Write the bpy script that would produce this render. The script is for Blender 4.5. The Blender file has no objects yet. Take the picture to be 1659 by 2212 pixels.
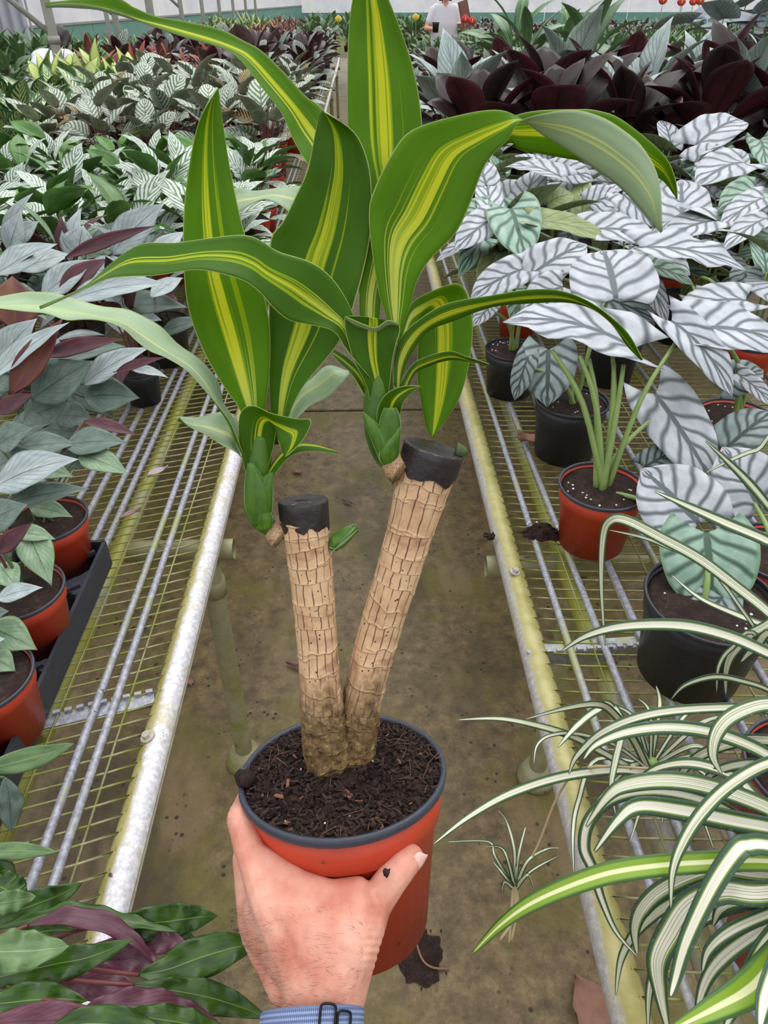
import bpy, bmesh, math, random
from mathutils import Vector, Matrix, noise as mnoise

# ------------------------------------------------------------------ camera, sky, sun, exposure
FPX = 1534.0                       # focal length in pixels of the 1659 x 2212 frame
PITCH = math.radians(36.4)
YAW = math.radians(1.7)
CAM = Vector((0.0, 0.0, 1.6))
BENCH_Z = 0.74
scene = bpy.context.scene
C = scene.collection
cp, sp_, cy, sy = math.cos(PITCH), math.sin(PITCH), math.cos(YAW), math.sin(YAW)
AX = Vector((cy, -sy, 0.0))                        # image right
AF = Vector((sy * cp, cy * cp, -sp_))              # viewing direction
AU = Vector((sy * sp_, cy * sp_, cp))              # image up
cam_data = bpy.data.cameras.new('camera')
cam = bpy.data.objects.new('camera', cam_data)
C.objects.link(cam)
mw = Matrix.Identity(4)
for i in range(3):
    mw[i][0] = AX[i]; mw[i][1] = AU[i]; mw[i][2] = -AF[i]; mw[i][3] = CAM[i]
cam.matrix_world = mw
cam_data.sensor_fit = 'VERTICAL'
cam_data.sensor_height = 36.0
cam_data.sensor_width = 27.0
cam_data.lens = 36.0 * FPX / 2212.0
cam_data.clip_start = 0.02
cam_data.clip_end = 300
scene.camera = cam

world = bpy.data.worlds.new('overcast_sky')
scene.world = world
world.use_nodes = True
wn = world.node_tree
bgn = wn.nodes['Background']
bgn.inputs['Strength'].default_value = 1.0
tc = wn.nodes.new('ShaderNodeTexCoord')
sx = wn.nodes.new('ShaderNodeSeparateXYZ')
mr = wn.nodes.new('ShaderNodeMapRange')
mr.inputs['From Min'].default_value = -0.05
mr.inputs['From Max'].default_value = 0.9
rp = wn.nodes.new('ShaderNodeValToRGB')
rp.color_ramp.elements[0].color = (0.52, 0.54, 0.55, 1)
rp.color_ramp.elements[1].color = (1.30, 1.31, 1.34, 1)
wn.links.new(tc.outputs['Generated'], sx.inputs[0])
wn.links.new(sx.outputs['Z'], mr.inputs['Value'])
wn.links.new(mr.outputs['Result'], rp.inputs['Fac'])
wn.links.new(rp.outputs['Color'], bgn.inputs['Color'])

sun_d = bpy.data.lights.new('diffused_sun', 'SUN')
sun_d.energy = 1.1
sun_d.angle = math.radians(50)
sun_d.color = (1.0, 0.985, 0.96)
sun = bpy.data.objects.new('diffused_sun', sun_d)
C.objects.link(sun)
sun.rotation_euler = (math.radians(-28), math.radians(12), 0)

vs = scene.view_settings
vs.view_transform = 'Standard'
vs.look = 'None'
vs.exposure = 0.35
vs.gamma = 1.0
vs.use_curve_mapping = False

rnd = random.Random(11)
R = math.radians

def V(x, y, z): return Vector((x, y, z))
def P(px, py, d):
    """point seen at pixel (px, py), d metres along the viewing direction"""
    return CAM + AF * d + AX * ((px - 829.5) * d / FPX) + AU * ((1106.0 - py) * d / FPX)
def G(px, py, z):
    """point seen at pixel (px, py) at the height z"""
    r = AF + AX * ((px - 829.5) / FPX) + AU * ((1106.0 - py) / FPX)
    if r.z > -1e-3: r.z = -1e-3
    return CAM + r * ((z - CAM.z) / r.z)
def proj(p):
    q = p - CAM; d = q.dot(AF)
    return 829.5 + FPX * q.dot(AX) / d, 1106 - FPX * q.dot(AU) / d, d

# ------------------------------------------------------------------ material helpers
def srgb(r, g, b):
    def f(c):
        c /= 255.0
        return c / 12.92 if c <= 0.04045 else ((c + 0.055) / 1.055) ** 2.4
    return (f(r), f(g), f(b), 1.0)

class Mat:
    def __init__(s, name, rough=0.5, spec=0.5):
        s.m = bpy.data.materials.new(name); s.m.use_nodes = True
        s.t = s.m.node_tree; s.b = s.t.nodes['Principled BSDF']
        s.b.inputs['Roughness'].default_value = rough
        s.b.inputs['Specular IOR Level'].default_value = spec
    def put(s, sock, v):
        if hasattr(v, 'is_output') or isinstance(v, bpy.types.NodeSocket): s.t.links.new(v, sock)
        else: sock.default_value = v
    def n(s, kind): return s.t.nodes.new(kind)
    def ma(s, op, a, b=0.0, c=0.0, clamp=False):
        n = s.n('ShaderNodeMath'); n.operation = op; n.use_clamp = clamp
        for i, v in enumerate((a, b, c)): s.put(n.inputs[i], v)
        return n.outputs[0]
    def uv(s):
        n = s.n('ShaderNodeUVMap'); q = s.n('ShaderNodeSeparateXYZ')
        s.t.links.new(n.outputs[0], q.inputs[0]); return q.outputs[0], q.outputs[1]
    def obj(s): return s.n('ShaderNodeTexCoord').outputs['Object']
    def geo(s): return s.n('ShaderNodeNewGeometry').outputs['Position']
    def comb(s, x, y, z=0.0):
        n = s.n('ShaderNodeCombineXYZ')
        for i, v in enumerate((x, y, z)): s.put(n.inputs[i], v)
        return n.outputs[0]
    def scale(s, vec, x, y, z):
        n = s.n('ShaderNodeVectorMath'); n.operation = 'MULTIPLY'
        s.put(n.inputs[0], vec); n.inputs[1].default_value = (x, y, z); return n.outputs[0]
    def noise(s, vec, sc, det=3.0, rough=0.55, dist=0.0):
        n = s.n('ShaderNodeTexNoise'); s.put(n.inputs['Vector'], vec)
        n.inputs['Scale'].default_value = sc; n.inputs['Detail'].default_value = det
        n.inputs['Roughness'].default_value = rough; n.inputs['Distortion'].default_value = dist
        return n.outputs['Fac']
    def voro(s, vec, sc, feat='F1'):
        n = s.n('ShaderNodeTexVoronoi'); n.feature = feat; s.put(n.inputs['Vector'], vec)
        n.inputs['Scale'].default_value = sc; return n
    def ramp(s, f, stops, interp='LINEAR'):
        n = s.n('ShaderNodeValToRGB'); cr = n.color_ramp; cr.interpolation = interp
        while len(cr.elements) < len(stops): cr.elements.new(0.5)
        for e, (p, c) in zip(cr.elements, stops):
            e.position = p; e.color = c if not isinstance(c, (int, float)) else (c, c, c, 1)
        s.put(n.inputs[0], f); return n.outputs[0]
    def step(s, f, a, b):
        n = s.n('ShaderNodeMapRange'); n.interpolation_type = 'SMOOTHSTEP'
        s.put(n.inputs[0], f); n.inputs[1].default_value = a; n.inputs[2].default_value = b
        return n.outputs[0]
    def mix(s, f, a, b, mode='MIX'):
        n = s.n('ShaderNodeMix'); n.data_type = 'RGBA'; n.blend_type = mode
        s.put(n.inputs[0], f); s.put(n.inputs[6], a); s.put(n.inputs[7], b); return n.outputs[2]
    def rand(s): return s.n('ShaderNodeObjectInfo').outputs['Random']
    def vary(s, col, amt=0.25):
        """a leaf-to-leaf difference in brightness"""
        k = s.ma('MULTIPLY_ADD', s.rand(), amt, 1.0 - amt * 0.5)
        return s.mix(1.0, col, s.comb(k, k, k), 'MULTIPLY')
    def bump(s, h, st=0.3, dist=0.002):
        n = s.n('ShaderNodeBump'); n.inputs['Strength'].default_value = st
        n.inputs['Distance'].default_value = dist; s.put(n.inputs['Height'], h)
        s.t.links.new(n.outputs[0], s.b.inputs['Normal'])
    def col(s, c): s.put(s.b.inputs['Base Color'], c); return s
    def rough(s, c): s.put(s.b.inputs['Roughness'], c); return s
    def glow(s, c, f):
        """thin leaf: part of the light passes through it"""
        tr = s.n('ShaderNodeBsdfTranslucent'); s.put(tr.inputs[0], c)
        mx = s.n('ShaderNodeMixShader'); mx.inputs[0].default_value = f
        out = [n for n in s.t.nodes if n.type == 'OUTPUT_MATERIAL'][0]
        s.t.links.new(s.b.outputs[0], mx.inputs[1]); s.t.links.new(tr.outputs[0], mx.inputs[2])
        s.t.links.new(mx.outputs[0], out.inputs[0])

def plain(name, c, rough=0.5, spec=0.5, nz=0.0, sc=30.0, metal=0.0, bump=0.0, dark=0.55):
    m = Mat(name, rough, spec); m.b.inputs['Metallic'].default_value = metal
    if nz or bump:
        f = m.noise(m.obj(), sc, 5.0, 0.6)
        d = tuple(x * dark for x in c[:3]) + (1,)
        m.col(m.mix(m.ma('MULTIPLY', m.step(f, 0.35, 0.75), nz), c, d))
        if bump: m.bump(f, bump, 0.003)
    else: m.col(c)
    return m.m

# ------------------------------------------------------------------ object helpers
def prop(o, label=None, cat=None, group=None, kind=None):
    if label: o['label'] = label
    if cat: o['category'] = cat
    if group: o['group'] = group
    if kind: o['kind'] = kind
    return o
def link(name, me, parent=None, mw=None):
    o = bpy.data.objects.new(name, me); C.objects.link(o)
    if parent is not None: o.parent = parent
    if mw is not None: o.matrix_basis = mw
    return o
def thing(name, label, cat, loc=(0, 0, 0), rz=0.0, group=None, scale=1.0):
    o = bpy.data.objects.new(name, None); C.objects.link(o)
    o.location = loc; o.rotation_euler = (0, 0, rz); o.scale = (scale,) * 3
    o.empty_display_size = 0.05
    return prop(o, label, cat, group)
def finish(bm, name, mats, smooth=True):
    me = bpy.data.meshes.new(name); bm.to_mesh(me); bm.free()
    for m in (mats if isinstance(mats, (list, tuple)) else [mats]): me.materials.append(m)
    if smooth:
        for p in me.polygons: p.use_smooth = True
    return me
def raw(name, vs_, fs, mats, uvs=None, mi=None, smooth=True):
    me = bpy.data.meshes.new(name); me.from_pydata([tuple(v) for v in vs_], [], fs)
    for m in (mats if isinstance(mats, (list, tuple)) else [mats]): me.materials.append(m)
    if uvs is not None:
        l = me.uv_layers.new(name='UVMap')
        idx = [0] * len(me.loops); me.loops.foreach_get('vertex_index', idx)
        fl = []
        for i in idx: fl.extend(uvs[i])
        l.data.foreach_set('uv', fl)
    if mi is not None: me.polygons.foreach_set('material_index', mi)
    if smooth: me.polygons.foreach_set('use_smooth', [True] * len(me.polygons))
    me.update(); return me
def crom(pts, t):
    """Catmull-Rom through pts (vectors or floats), t in 0..1"""
    n = len(pts) - 1
    if n == 0: return pts[0]
    f = min(max(t, 0.0), 1.0) * n; i = min(int(f), n - 1); f -= i
    p0 = pts[max(i - 1, 0)]; p1 = pts[i]; p2 = pts[i + 1]; p3 = pts[min(i + 2, n)]
    return 0.5 * ((2 * p1) + (p2 - p0) * f + (2 * p0 - 5 * p1 + 4 * p2 - p3) * f * f + (3 * p1 - p0 - 3 * p2 + p3) * f ** 3)
def lin(vals, t):
    n = len(vals) - 1
    if n == 0: return vals[0]
    f = min(max(t, 0.0), 1.0) * n; i = min(int(f), n - 1); f -= i
    return vals[i] * (1 - f) + vals[i + 1] * f
def tube_into(vs_, fs, uvs, pts, rad, seg=8, n=None, cap=True, jit=None):
    n = n or max(2, len(pts) * 2)
    rows = [crom(pts, i / n) for i in range(n + 1)] if len(pts) > 2 else [pts[0].lerp(pts[-1], i / n) for i in range(n + 1)]
    rr = [max(1e-5, lin(rad, i / n)) if isinstance(rad, (list, tuple)) else rad for i in range(n + 1)]
    t0 = (rows[1] - rows[0]).normalized()
    ref = V(0, 0, 1) if abs(t0.z) < 0.9 else V(1, 0, 0)
    a = t0.cross(ref).normalized(); b0 = len(vs_)
    for i, p in enumerate(rows):
        t = (rows[min(i + 1, n)] - rows[max(i - 1, 0)]).normalized()
        a = (a - t * a.dot(t)).normalized(); b = t.cross(a)
        for k in range(seg):
            q = 2 * math.pi * k / seg
            r = rr[i] * (jit(i / n, q) if jit else 1.0)
            vs_.append(p + (a * math.cos(q) + b * math.sin(q)) * r)
            uvs.append((k / seg, i / n))
    for i in range(n):
        for k in range(seg):
            k2 = (k + 1) % seg
            fs.append((b0 + i * seg + k, b0 + i * seg + k2, b0 + (i + 1) * seg + k2, b0 + (i + 1) * seg + k))
    if cap:
        fs.append(tuple(b0 + k for k in reversed(range(seg))))
        fs.append(tuple(b0 + n * seg + k for k in range(seg)))
def tube(name, pts, rad, mat, seg=10, n=None, jit=None, cap=True):
    v, f, u = [], [], []
    tube_into(v, f, u, pts, rad, seg, n, cap, jit)
    return raw(name, v, f, mat, u)
def box_into(v, f, u, c, s, ax=None):
    ax = ax or (V(1, 0, 0), V(0, 1, 0), V(0, 0, 1)); b = len(v)
    for dz in (-1, 1):
        for dy in (-1, 1):
            for dx in (-1, 1):
                v.append(c + ax[0] * dx * s[0] / 2 + ax[1] * dy * s[1] / 2 + ax[2] * dz * s[2] / 2); u.append((0.5, 0.5))
    for q in ((0, 2, 3, 1), (4, 5, 7, 6), (0, 1, 5, 4), (2, 6, 7, 3), (0, 4, 6, 2), (1, 3, 7, 5)):
        f.append(tuple(b + i for i in q))
def lathe(name, prof, mat, seg=32, close=True):
    """prof: (radius, z) rows, revolved about z"""
    v, f, u = [], [], []
    for i, (r, z) in enumerate(prof):
        for k in range(seg):
            q = 2 * math.pi * k / seg
            v.append(V(r * math.cos(q), r * math.sin(q), z)); u.append((k / seg, i / (len(prof) - 1)))
    for i in range(len(prof) - 1):
        for k in range(seg):
            k2 = (k + 1) % seg
            f.append((i * seg + k, i * seg + k2, (i + 1) * seg + k2, (i + 1) * seg + k))
    if close:
        f.append(tuple(reversed(range(seg)))); f.append(tuple((len(prof) - 1) * seg + k for k in range(seg)))
    return raw(name, v, f, mat, u)

# a leaf blade as a closed double skin: upper face = material 0, lower face = material 1
def blade(name, rows, mats, th=0.0008):
    """rows: list of lists of points (across), uv = (s, t)"""
    n = len(rows) - 1; m = len(rows[0]) - 1
    top, bot, uvs = [], [], []
    for i in range(n + 1):
        for j in range(m + 1):
            du = rows[i][min(j + 1, m)] - rows[i][max(j - 1, 0)]
            dv = rows[min(i + 1, n)][j] - rows[max(i - 1, 0)][j]
            nn = du.cross(dv)
            nn = nn.normalized() if nn.length > 1e-12 else V(0, 0, 1)
            e = 0.15 if j in (0, m) or i in (0, n) else 0.5
            top.append(rows[i][j] + nn * th * e); bot.append(rows[i][j] - nn * th * e)
            uvs.append((j / m, i / n))
    N = len(top); W = m + 1; fs, mi = [], []
    for i in range(n):
        for j in range(m):
            a, b, c, d = i * W + j, i * W + j + 1, (i + 1) * W + j + 1, (i + 1) * W + j
            fs.append((a, b, c, d)); mi.append(0)
            fs.append((N + a, N + d, N + c, N + b)); mi.append(1)
    ring = [j for j in range(W)] + [i * W + m for i in range(1, n + 1)] + [n * W + j for j in reversed(range(m))] + [i * W for i in reversed(range(1, n))]
    for k in range(len(ring)):
        a, b = ring[k], ring[(k + 1) % len(ring)]
        fs.append((a, N + a, N + b, b)); mi.append(0)
    return raw(name, top + bot, fs, mats, uvs + uvs, mi)

def ribbon(name, L, Rr, mats, nl=40, nw=10, cup=0.12, wave=0.0, wf=5.0, th=0.0008, flip=False, fold=0.0, ph=0.0):
    """leaf between two edge curves L and Rr (lists of points from base to tip)"""
    rows = []
    Lp = [crom(L, i / nl) for i in range(nl + 1)]; Rp = [crom(Rr, i / nl) for i in range(nl + 1)]
    Cn = [(a + b) / 2 for a, b in zip(Lp, Rp)]
    for i in range(nl + 1):
        a, b = Lp[i], Rp[i]
        if (b - a).length < 1e-4:
            tt = (Cn[min(i + 1, nl)] - Cn[max(i - 1, 0)])
            sd = tt.cross(AF); sd = sd.normalized() if sd.length > 1e-9 else AX
            a, b = a - sd * 2e-4, a + sd * 2e-4
        tg = Cn[min(i + 1, nl)] - Cn[max(i - 1, 0)]
        nn = (b - a).cross(tg); nn = nn.normalized() if nn.length > 1e-12 else -AF
        w = (b - a).length; r = []
        for j in range(nw + 1):
            s = j / nw; x = abs(2 * s - 1)
            off = -cup * w * (1 - x * x) - fold * w * (1 - x) + wave * w * (x ** 1.6) * math.sin(wf * 6.283 * i / nl + (ph if s < 0.5 else ph + 1.9))
            r.append(a.lerp(b, s) + nn * off)
        if flip: r = list(reversed(r))
        rows.append(r)
    return blade(name, rows, mats, th)
# ------------------------------------------------------------------ leaf and surface materials
def vein_mask(m, u, t, count, slope, width, wob=0.25, s_=0.5):
    """1 on the side veins that run from the midrib towards the edge"""
    w = m.ma('MULTIPLY', m.ma('SUBTRACT', m.noise(m.comb(m.ma('MULTIPLY', s_, 1.0), t, m.rand()), 2.2, 1.0), 0.5), wob * 2.0)
    ph = m.ma('ADD', m.ma('SUBTRACT', m.ma('MULTIPLY', t, count), m.ma('MULTIPLY', m.ma('POWER', u, 0.8), slope)), w)
    d = m.ma('ABSOLUTE', m.ma('SUBTRACT', m.ma('FRACT', m.ma('ADD', ph, 20.0)), 0.5))
    return m.step(m.ma('SUBTRACT', 0.5, d), width, 0.0), ph

def leaf_mat(name, base, rough=0.4, spec=0.5, glow=0.0, vary=0.3, relief=0.0):
    m = Mat(name, rough, spec); s, t = m.uv(); m.rel = None
    u = m.ma('ABSOLUTE', m.ma('SUBTRACT', m.ma('MULTIPLY', s, 2.0), 1.0))
    c = base(m, s, t, u); c = m.vary(c, vary); m.col(c)
    if glow: m.glow(c, glow)
    if relief and m.rel is not None: m.bump(m.rel, relief, 0.004)
    return m.m

def streak_stripe(dark, mid, yel, width, pale=None, soft=0.10):
    """yellow middle broken into lengthwise bands with crisp sides"""
    def f(m, s, t, u):
        r = m.ma('MULTIPLY', m.rand(), 9.0)
        n1 = m.noise(m.comb(m.ma('MULTIPLY', s, 15.0), m.ma('MULTIPLY', t, 0.5), r), 1.0, 1.0, 0.5)
        n2 = m.noise(m.comb(m.ma('MULTIPLY', s, 46.0), m.ma('MULTIPLY', t, 0.9), r), 1.0, 1.0, 0.5)
        n3 = m.noise(m.comb(m.ma('MULTIPLY', s, 3.0), m.ma('MULTIPLY', t, 3.0), r), 1.0, 2.0, 0.5)
        wd = m.ma('MULTIPLY_ADD', t, -width * 0.5, width * 1.15)
        k = m.ma('SUBTRACT', 1.0, m.ma('DIVIDE', u, wd))
        k = m.ma('ADD', k, m.ma('MULTIPLY', m.ma('SUBTRACT', n1, 0.5), 3.4))
        k = m.ma('ADD', k, m.ma('MULTIPLY', m.ma('SUBTRACT', n2, 0.5), 1.5))
        k = m.ma('MULTIPLY', k, m.step(m.ma('DIVIDE', u, wd), 2.1, 1.5))
        k1 = m.step(k, 0.10, 0.24); k2 = m.step(k, 0.46, 0.66)
        d2 = m.mix(m.step(n3, 0.35, 0.65), dark, tuple(c * 1.25 for c in dark[:3]) + (1,))
        c = m.mix(k1, d2, mid); c = m.mix(k2, c, yel)
        if pale is not None: c = m.mix(m.ma('MULTIPLY', m.step(t, 0.36, 0.0), k1), c, pale)
        return m.mix(m.step(u, 0.965, 0.99), c, srgb(176, 194, 110))
    return f
DRAC = (leaf_mat('dracaena_upper', streak_stripe(srgb(86, 132, 0), srgb(152, 182, 0), srgb(216, 218, 44), 0.36, srgb(220, 226, 120)), 0.46, 0.2, 0.44, 0.10),
        leaf_mat('dracaena_lower', streak_stripe(srgb(150, 174, 136), srgb(172, 194, 134), srgb(206, 216, 140), 0.22), 0.34, 0.5, 0.15, 0.08))
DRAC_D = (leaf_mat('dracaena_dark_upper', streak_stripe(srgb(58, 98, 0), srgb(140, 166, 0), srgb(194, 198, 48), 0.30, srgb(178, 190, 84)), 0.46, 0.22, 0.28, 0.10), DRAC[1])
SHEATH = leaf_mat('dracaena_sheath', lambda m, s, t, u: m.mix(m.step(u, 0.9, 0.97), m.ramp(m.noise(m.comb(s, t, m.rand()), 3.0), [(0.3, srgb(52, 90, 14)), (0.7, srgb(82, 122, 30))]), srgb(150, 180, 130)), 0.42, 0.45, 0.0, 0.25)

def veined(base1, base2, vein, count=7.0, slope=2.6, width=0.13, mid=0.06, edge=None, nz=0.5, wob=0.25):
    def f(m, s, t, u):
        n = m.noise(m.comb(s, t, m.rand()), 5.0, 3.0)
        c = m.mix(m.step(n, 0.3, 0.7), base1, base2)
        v, ph = vein_mask(m, u, t, count, slope, width, wob, s)
        v = m.ma('MAXIMUM', v, m.step(u, mid, mid * 0.5))
        m.rel = m.ma('SUBTRACT', 1.0, v)
        c = m.mix(v, c, vein)
        if edge is not None: c = m.mix(m.step(u, 0.88, 0.98), c, edge)
        return c
    return f
def flatc(c1, c2, sc=4.0, mid=None):
    def f(m, s, t, u):
        c = m.mix(m.step(m.noise(m.comb(s, t, m.rand()), sc, 3.0), 0.3, 0.7), c1, c2)
        if mid is not None: c = m.mix(m.step(u, 0.07, 0.03), c, mid)
        return c
    return f
def feather(dark, light, vein, count=9.0, slope=3.0, reach=0.62, band=0.5):
    """light feathered bars that leave the midrib"""
    def f(m, s, t, u):
        w = m.ma('MULTIPLY', m.ma('SUBTRACT', m.noise(m.comb(u, t, m.rand()), 5.0, 2.0), 0.5), 0.4)
        ph = m.ma('ADD', m.ma('SUBTRACT', m.ma('MULTIPLY', t, count), m.ma('MULTIPLY', u, slope)), w)
        k = m.step(m.ma('ABSOLUTE', m.ma('SUBTRACT', m.ma('FRACT', m.ma('ADD', ph, 20.0)), 0.5)), band * 0.5, band * 0.5 - 0.12)
        k = m.ma('MULTIPLY', k, m.step(m.ma('ADD', u, w), reach + 0.12, reach - 0.08))
        c = m.mix(k, dark, light)
        return m.mix(m.step(u, 0.07, 0.03), c, vein)
    return f

ALO_BOT = leaf_mat('alocasia_lower', veined(srgb(132, 148, 92), srgb(158, 170, 118), srgb(96, 112, 64), 6.0, 2.2, 0.09, 0.05), 0.5, 0.35, 0.2)
ALO = (leaf_mat('alocasia_silver_upper', veined(srgb(164, 168, 175), srgb(188, 192, 198), srgb(92, 100, 104), 5.2, 2.0, 0.27, 0.10, None, .5, .5), 0.55, 0.28, 0.0, 0.14, 0.5), ALO_BOT)
ALO_G = (leaf_mat('alocasia_mint_upper', veined(srgb(118, 148, 132), srgb(146, 170, 154), srgb(56, 86, 68), 5.0, 2.0, 0.30, 0.10, srgb(112, 142, 112), .5, .5), 0.5, 0.3, 0.0, 0.14, 0.5), ALO_BOT)
ALO_D = (leaf_mat('alocasia_slate_upper', veined(srgb(108, 122, 120), srgb(134, 146, 146), srgb(48, 62, 60), 5.0, 2.0, 0.32, 0.10, None, .5, .5), 0.5, 0.3, 0.0, 0.14, 0.5), ALO_BOT)
ALO_U = (ALO_BOT, ALO[0])
PURP = leaf_mat('ctenanthe_lower', flatc(srgb(66, 34, 42), srgb(98, 48, 58), 3.0, srgb(82, 40, 46)), 0.42, 0.4, 0.10, 0.35)
CTEN = (leaf_mat('ctenanthe_silver_upper', veined(srgb(138, 150, 150), srgb(166, 176, 178), srgb(80, 96, 94), 9.0, 4.0, 0.07, 0.035, srgb(120, 140, 130)), 0.42, 0.4, 0.0, 0.2), PURP)
CTEN_D = (leaf_mat('ctenanthe_grey_upper', veined(srgb(74, 92, 82), srgb(98, 114, 106), srgb(52, 70, 60), 9.0, 4.0, 0.07, 0.04, srgb(70, 98, 72)), 0.42, 0.4, 0.0, 0.2), PURP)
CTEN_G = (leaf_mat('ctenanthe_green_upper', veined(srgb(104, 130, 100), srgb(134, 156, 126), srgb(66, 92, 60), 9.0, 4.0, 0.07, 0.04, srgb(92, 124, 74)), 0.42, 0.4, 0.0, 0.2), PURP)
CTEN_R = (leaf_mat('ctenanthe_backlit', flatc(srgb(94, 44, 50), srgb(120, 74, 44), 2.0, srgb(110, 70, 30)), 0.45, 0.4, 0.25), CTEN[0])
RUFI_BOT = leaf_mat('velvet_calathea_lower', veined(srgb(82, 42, 58), srgb(106, 58, 74), srgb(66, 32, 46), 10.0, 4.0, 0.12, 0.05), 0.4, 0.45, 0.08)
RUFI = (leaf_mat('velvet_calathea_upper', veined(srgb(30, 58, 10), srgb(54, 86, 20), srgb(104, 132, 48), 12.0, 5.0, 0.0, 0.035), 0.30, 0.4, 0.0, 0.3), RUFI_BOT)
RUFI_P = (leaf_mat('velvet_calathea_pale_upper', veined(srgb(78, 106, 62), srgb(104, 132, 84), srgb(130, 154, 100), 12.0, 5.0, 0.0, 0.035), 0.34, 0.4, 0.0, 0.2), RUFI_BOT)
RUFI_U = (RUFI_BOT, RUFI[0])
CALF = (leaf_mat('feather_calathea_upper', feather(srgb(92, 124, 88), srgb(212, 220, 212), srgb(120, 148, 106), 7.0, 2.6, 1.05, 0.72), 0.36, 0.5, 0.1, 0.35),
        leaf_mat('feather_calathea_lower', flatc(srgb(72, 112, 44), srgb(100, 140, 62)), 0.45, 0.4, 0.2))
CALG = (leaf_mat('green_calathea_upper', flatc(srgb(56, 104, 30), srgb(88, 138, 46), 3.0, srgb(110, 150, 70)), 0.34, 0.5, 0.15, 0.4), CALF[1])
CALM_BOT = leaf_mat('peacock_calathea_lower', feather(srgb(66, 40, 34), srgb(176, 158, 92), srgb(120, 100, 60), 9.0, 2.6, 1.0, 0.55), 0.45, 0.4, 0.12)
CALM_LOW = leaf_mat('peacock_calathea_pale_lower', flatc(srgb(118, 126, 104), srgb(150, 154, 132), 4.0, srgb(120, 110, 90)), 0.45, 0.35, 0.1)
CALM = (leaf_mat('peacock_calathea_upper', feather(srgb(90, 104, 84), srgb(190, 200, 182), srgb(100, 114, 88), 7.0, 2.2, 0.95, 0.66), 0.36, 0.45, 0.08, 0.35), CALM_LOW)
CALM_U = (CALM_BOT, CALM[0])
DIEF = (leaf_mat('dumbcane_upper', feather(srgb(58, 98, 58), srgb(204, 214, 156), srgb(180, 200, 130), 8.0, 2.6, 0.60, 0.66), 0.32, 0.5, 0.12, 0.3),
        leaf_mat('dumbcane_lower', flatc(srgb(96, 130, 84), srgb(124, 152, 104)), 0.4, 0.4, 0.15))
DIEF_G = DIEF[1]; DIEF = (DIEF[0], DIEF[0])
YELG = (leaf_mat('yellow_caladium_upper', lambda m, s, t, u: m.mix(m.step(u, 0.55, 0.92), srgb(196, 208, 120), srgb(92, 130, 54)), 0.4, 0.4, 0.15, 0.3), DIEF_G)
REDC = (leaf_mat('red_cordyline_upper', flatc(srgb(126, 52, 40), srgb(176, 84, 66), 3.0), 0.38, 0.45, 0.15, 0.5), leaf_mat('red_cordyline_lower', flatc(srgb(96, 60, 48), srgb(136, 92, 84)), 0.4, 0.4, 0.1))
PINK = (leaf_mat('pink_aglaonema_upper', flatc(srgb(196, 140, 126), srgb(208, 178, 146), 3.0), 0.4, 0.4, 0.1, 0.4), REDC[1])
BLAK = (leaf_mat('burgundy_calathea_upper', flatc(srgb(40, 20, 24), srgb(62, 32, 36)), 0.4, 0.45, 0.03, 0.4), leaf_mat('burgundy_calathea_lower', flatc(srgb(62, 26, 36), srgb(84, 38, 48)), 0.4, 0.4, 0.06))
GREEN = (leaf_mat('plain_green_upper', flatc(srgb(48, 84, 44), srgb(84, 120, 70), 3.0, srgb(120, 150, 96)), 0.32, 0.5, 0.08, 0.45), leaf_mat('plain_green_lower', flatc(srgb(88, 120, 74), srgb(112, 142, 92)), 0.4, 0.4, 0.1))
GREY = (leaf_mat('grey_green_upper', feather(srgb(72, 86, 74), srgb(162, 174, 162), srgb(90, 100, 90), 8.0, 2.6, 0.8, 0.5), 0.4, 0.4, 0.0, 0.5), leaf_mat('grey_green_lower', flatc(srgb(90, 60, 62), srgb(118, 96, 90)), 0.4, 0.4, 0.05))
PHIL_D = (leaf_mat('dark_philodendron_upper', flatc(srgb(40, 30, 29), srgb(58, 42, 39), 2.5, srgb(34, 24, 23)), 0.42, 0.3, 0.0, 0.4), leaf_mat('dark_philodendron_lower', flatc(srgb(60, 30, 32), srgb(88, 40, 46), 3.0, srgb(54, 24, 28)), 0.45, 0.3, 0.06, 0.6))
PHIL_S = (leaf_mat('silver_philodendron_upper', veined(srgb(144, 160, 156), srgb(178, 190, 188), srgb(116, 134, 130), 9.0, 3.6, 0.25, 0.05), 0.42, 0.4, 0.0, 0.22), leaf_mat('silver_philodendron_lower', veined(srgb(140, 154, 142), srgb(170, 182, 172), srgb(120, 136, 122), 9.0, 3.6, 0.2, 0.06), 0.45, 0.35, 0.1))
POLLY = (leaf_mat('white_veined_alocasia_upper', veined(srgb(58, 66, 66), srgb(82, 90, 92), srgb(206, 210, 214), 6.0, 2.4, 0.16, 0.10), 0.35, 0.5, 0.0, 0.2), leaf_mat('white_veined_alocasia_lower', flatc(srgb(80, 60, 66), srgb(100, 84, 90)), 0.4))
BLUE = (leaf_mat('slate_blue_leaf_upper', flatc(srgb(104, 112, 122), srgb(128, 136, 146), 3.0, srgb(140, 150, 160)), 0.5, 0.4, 0.0, 0.15), PHIL_S[1])
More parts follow.
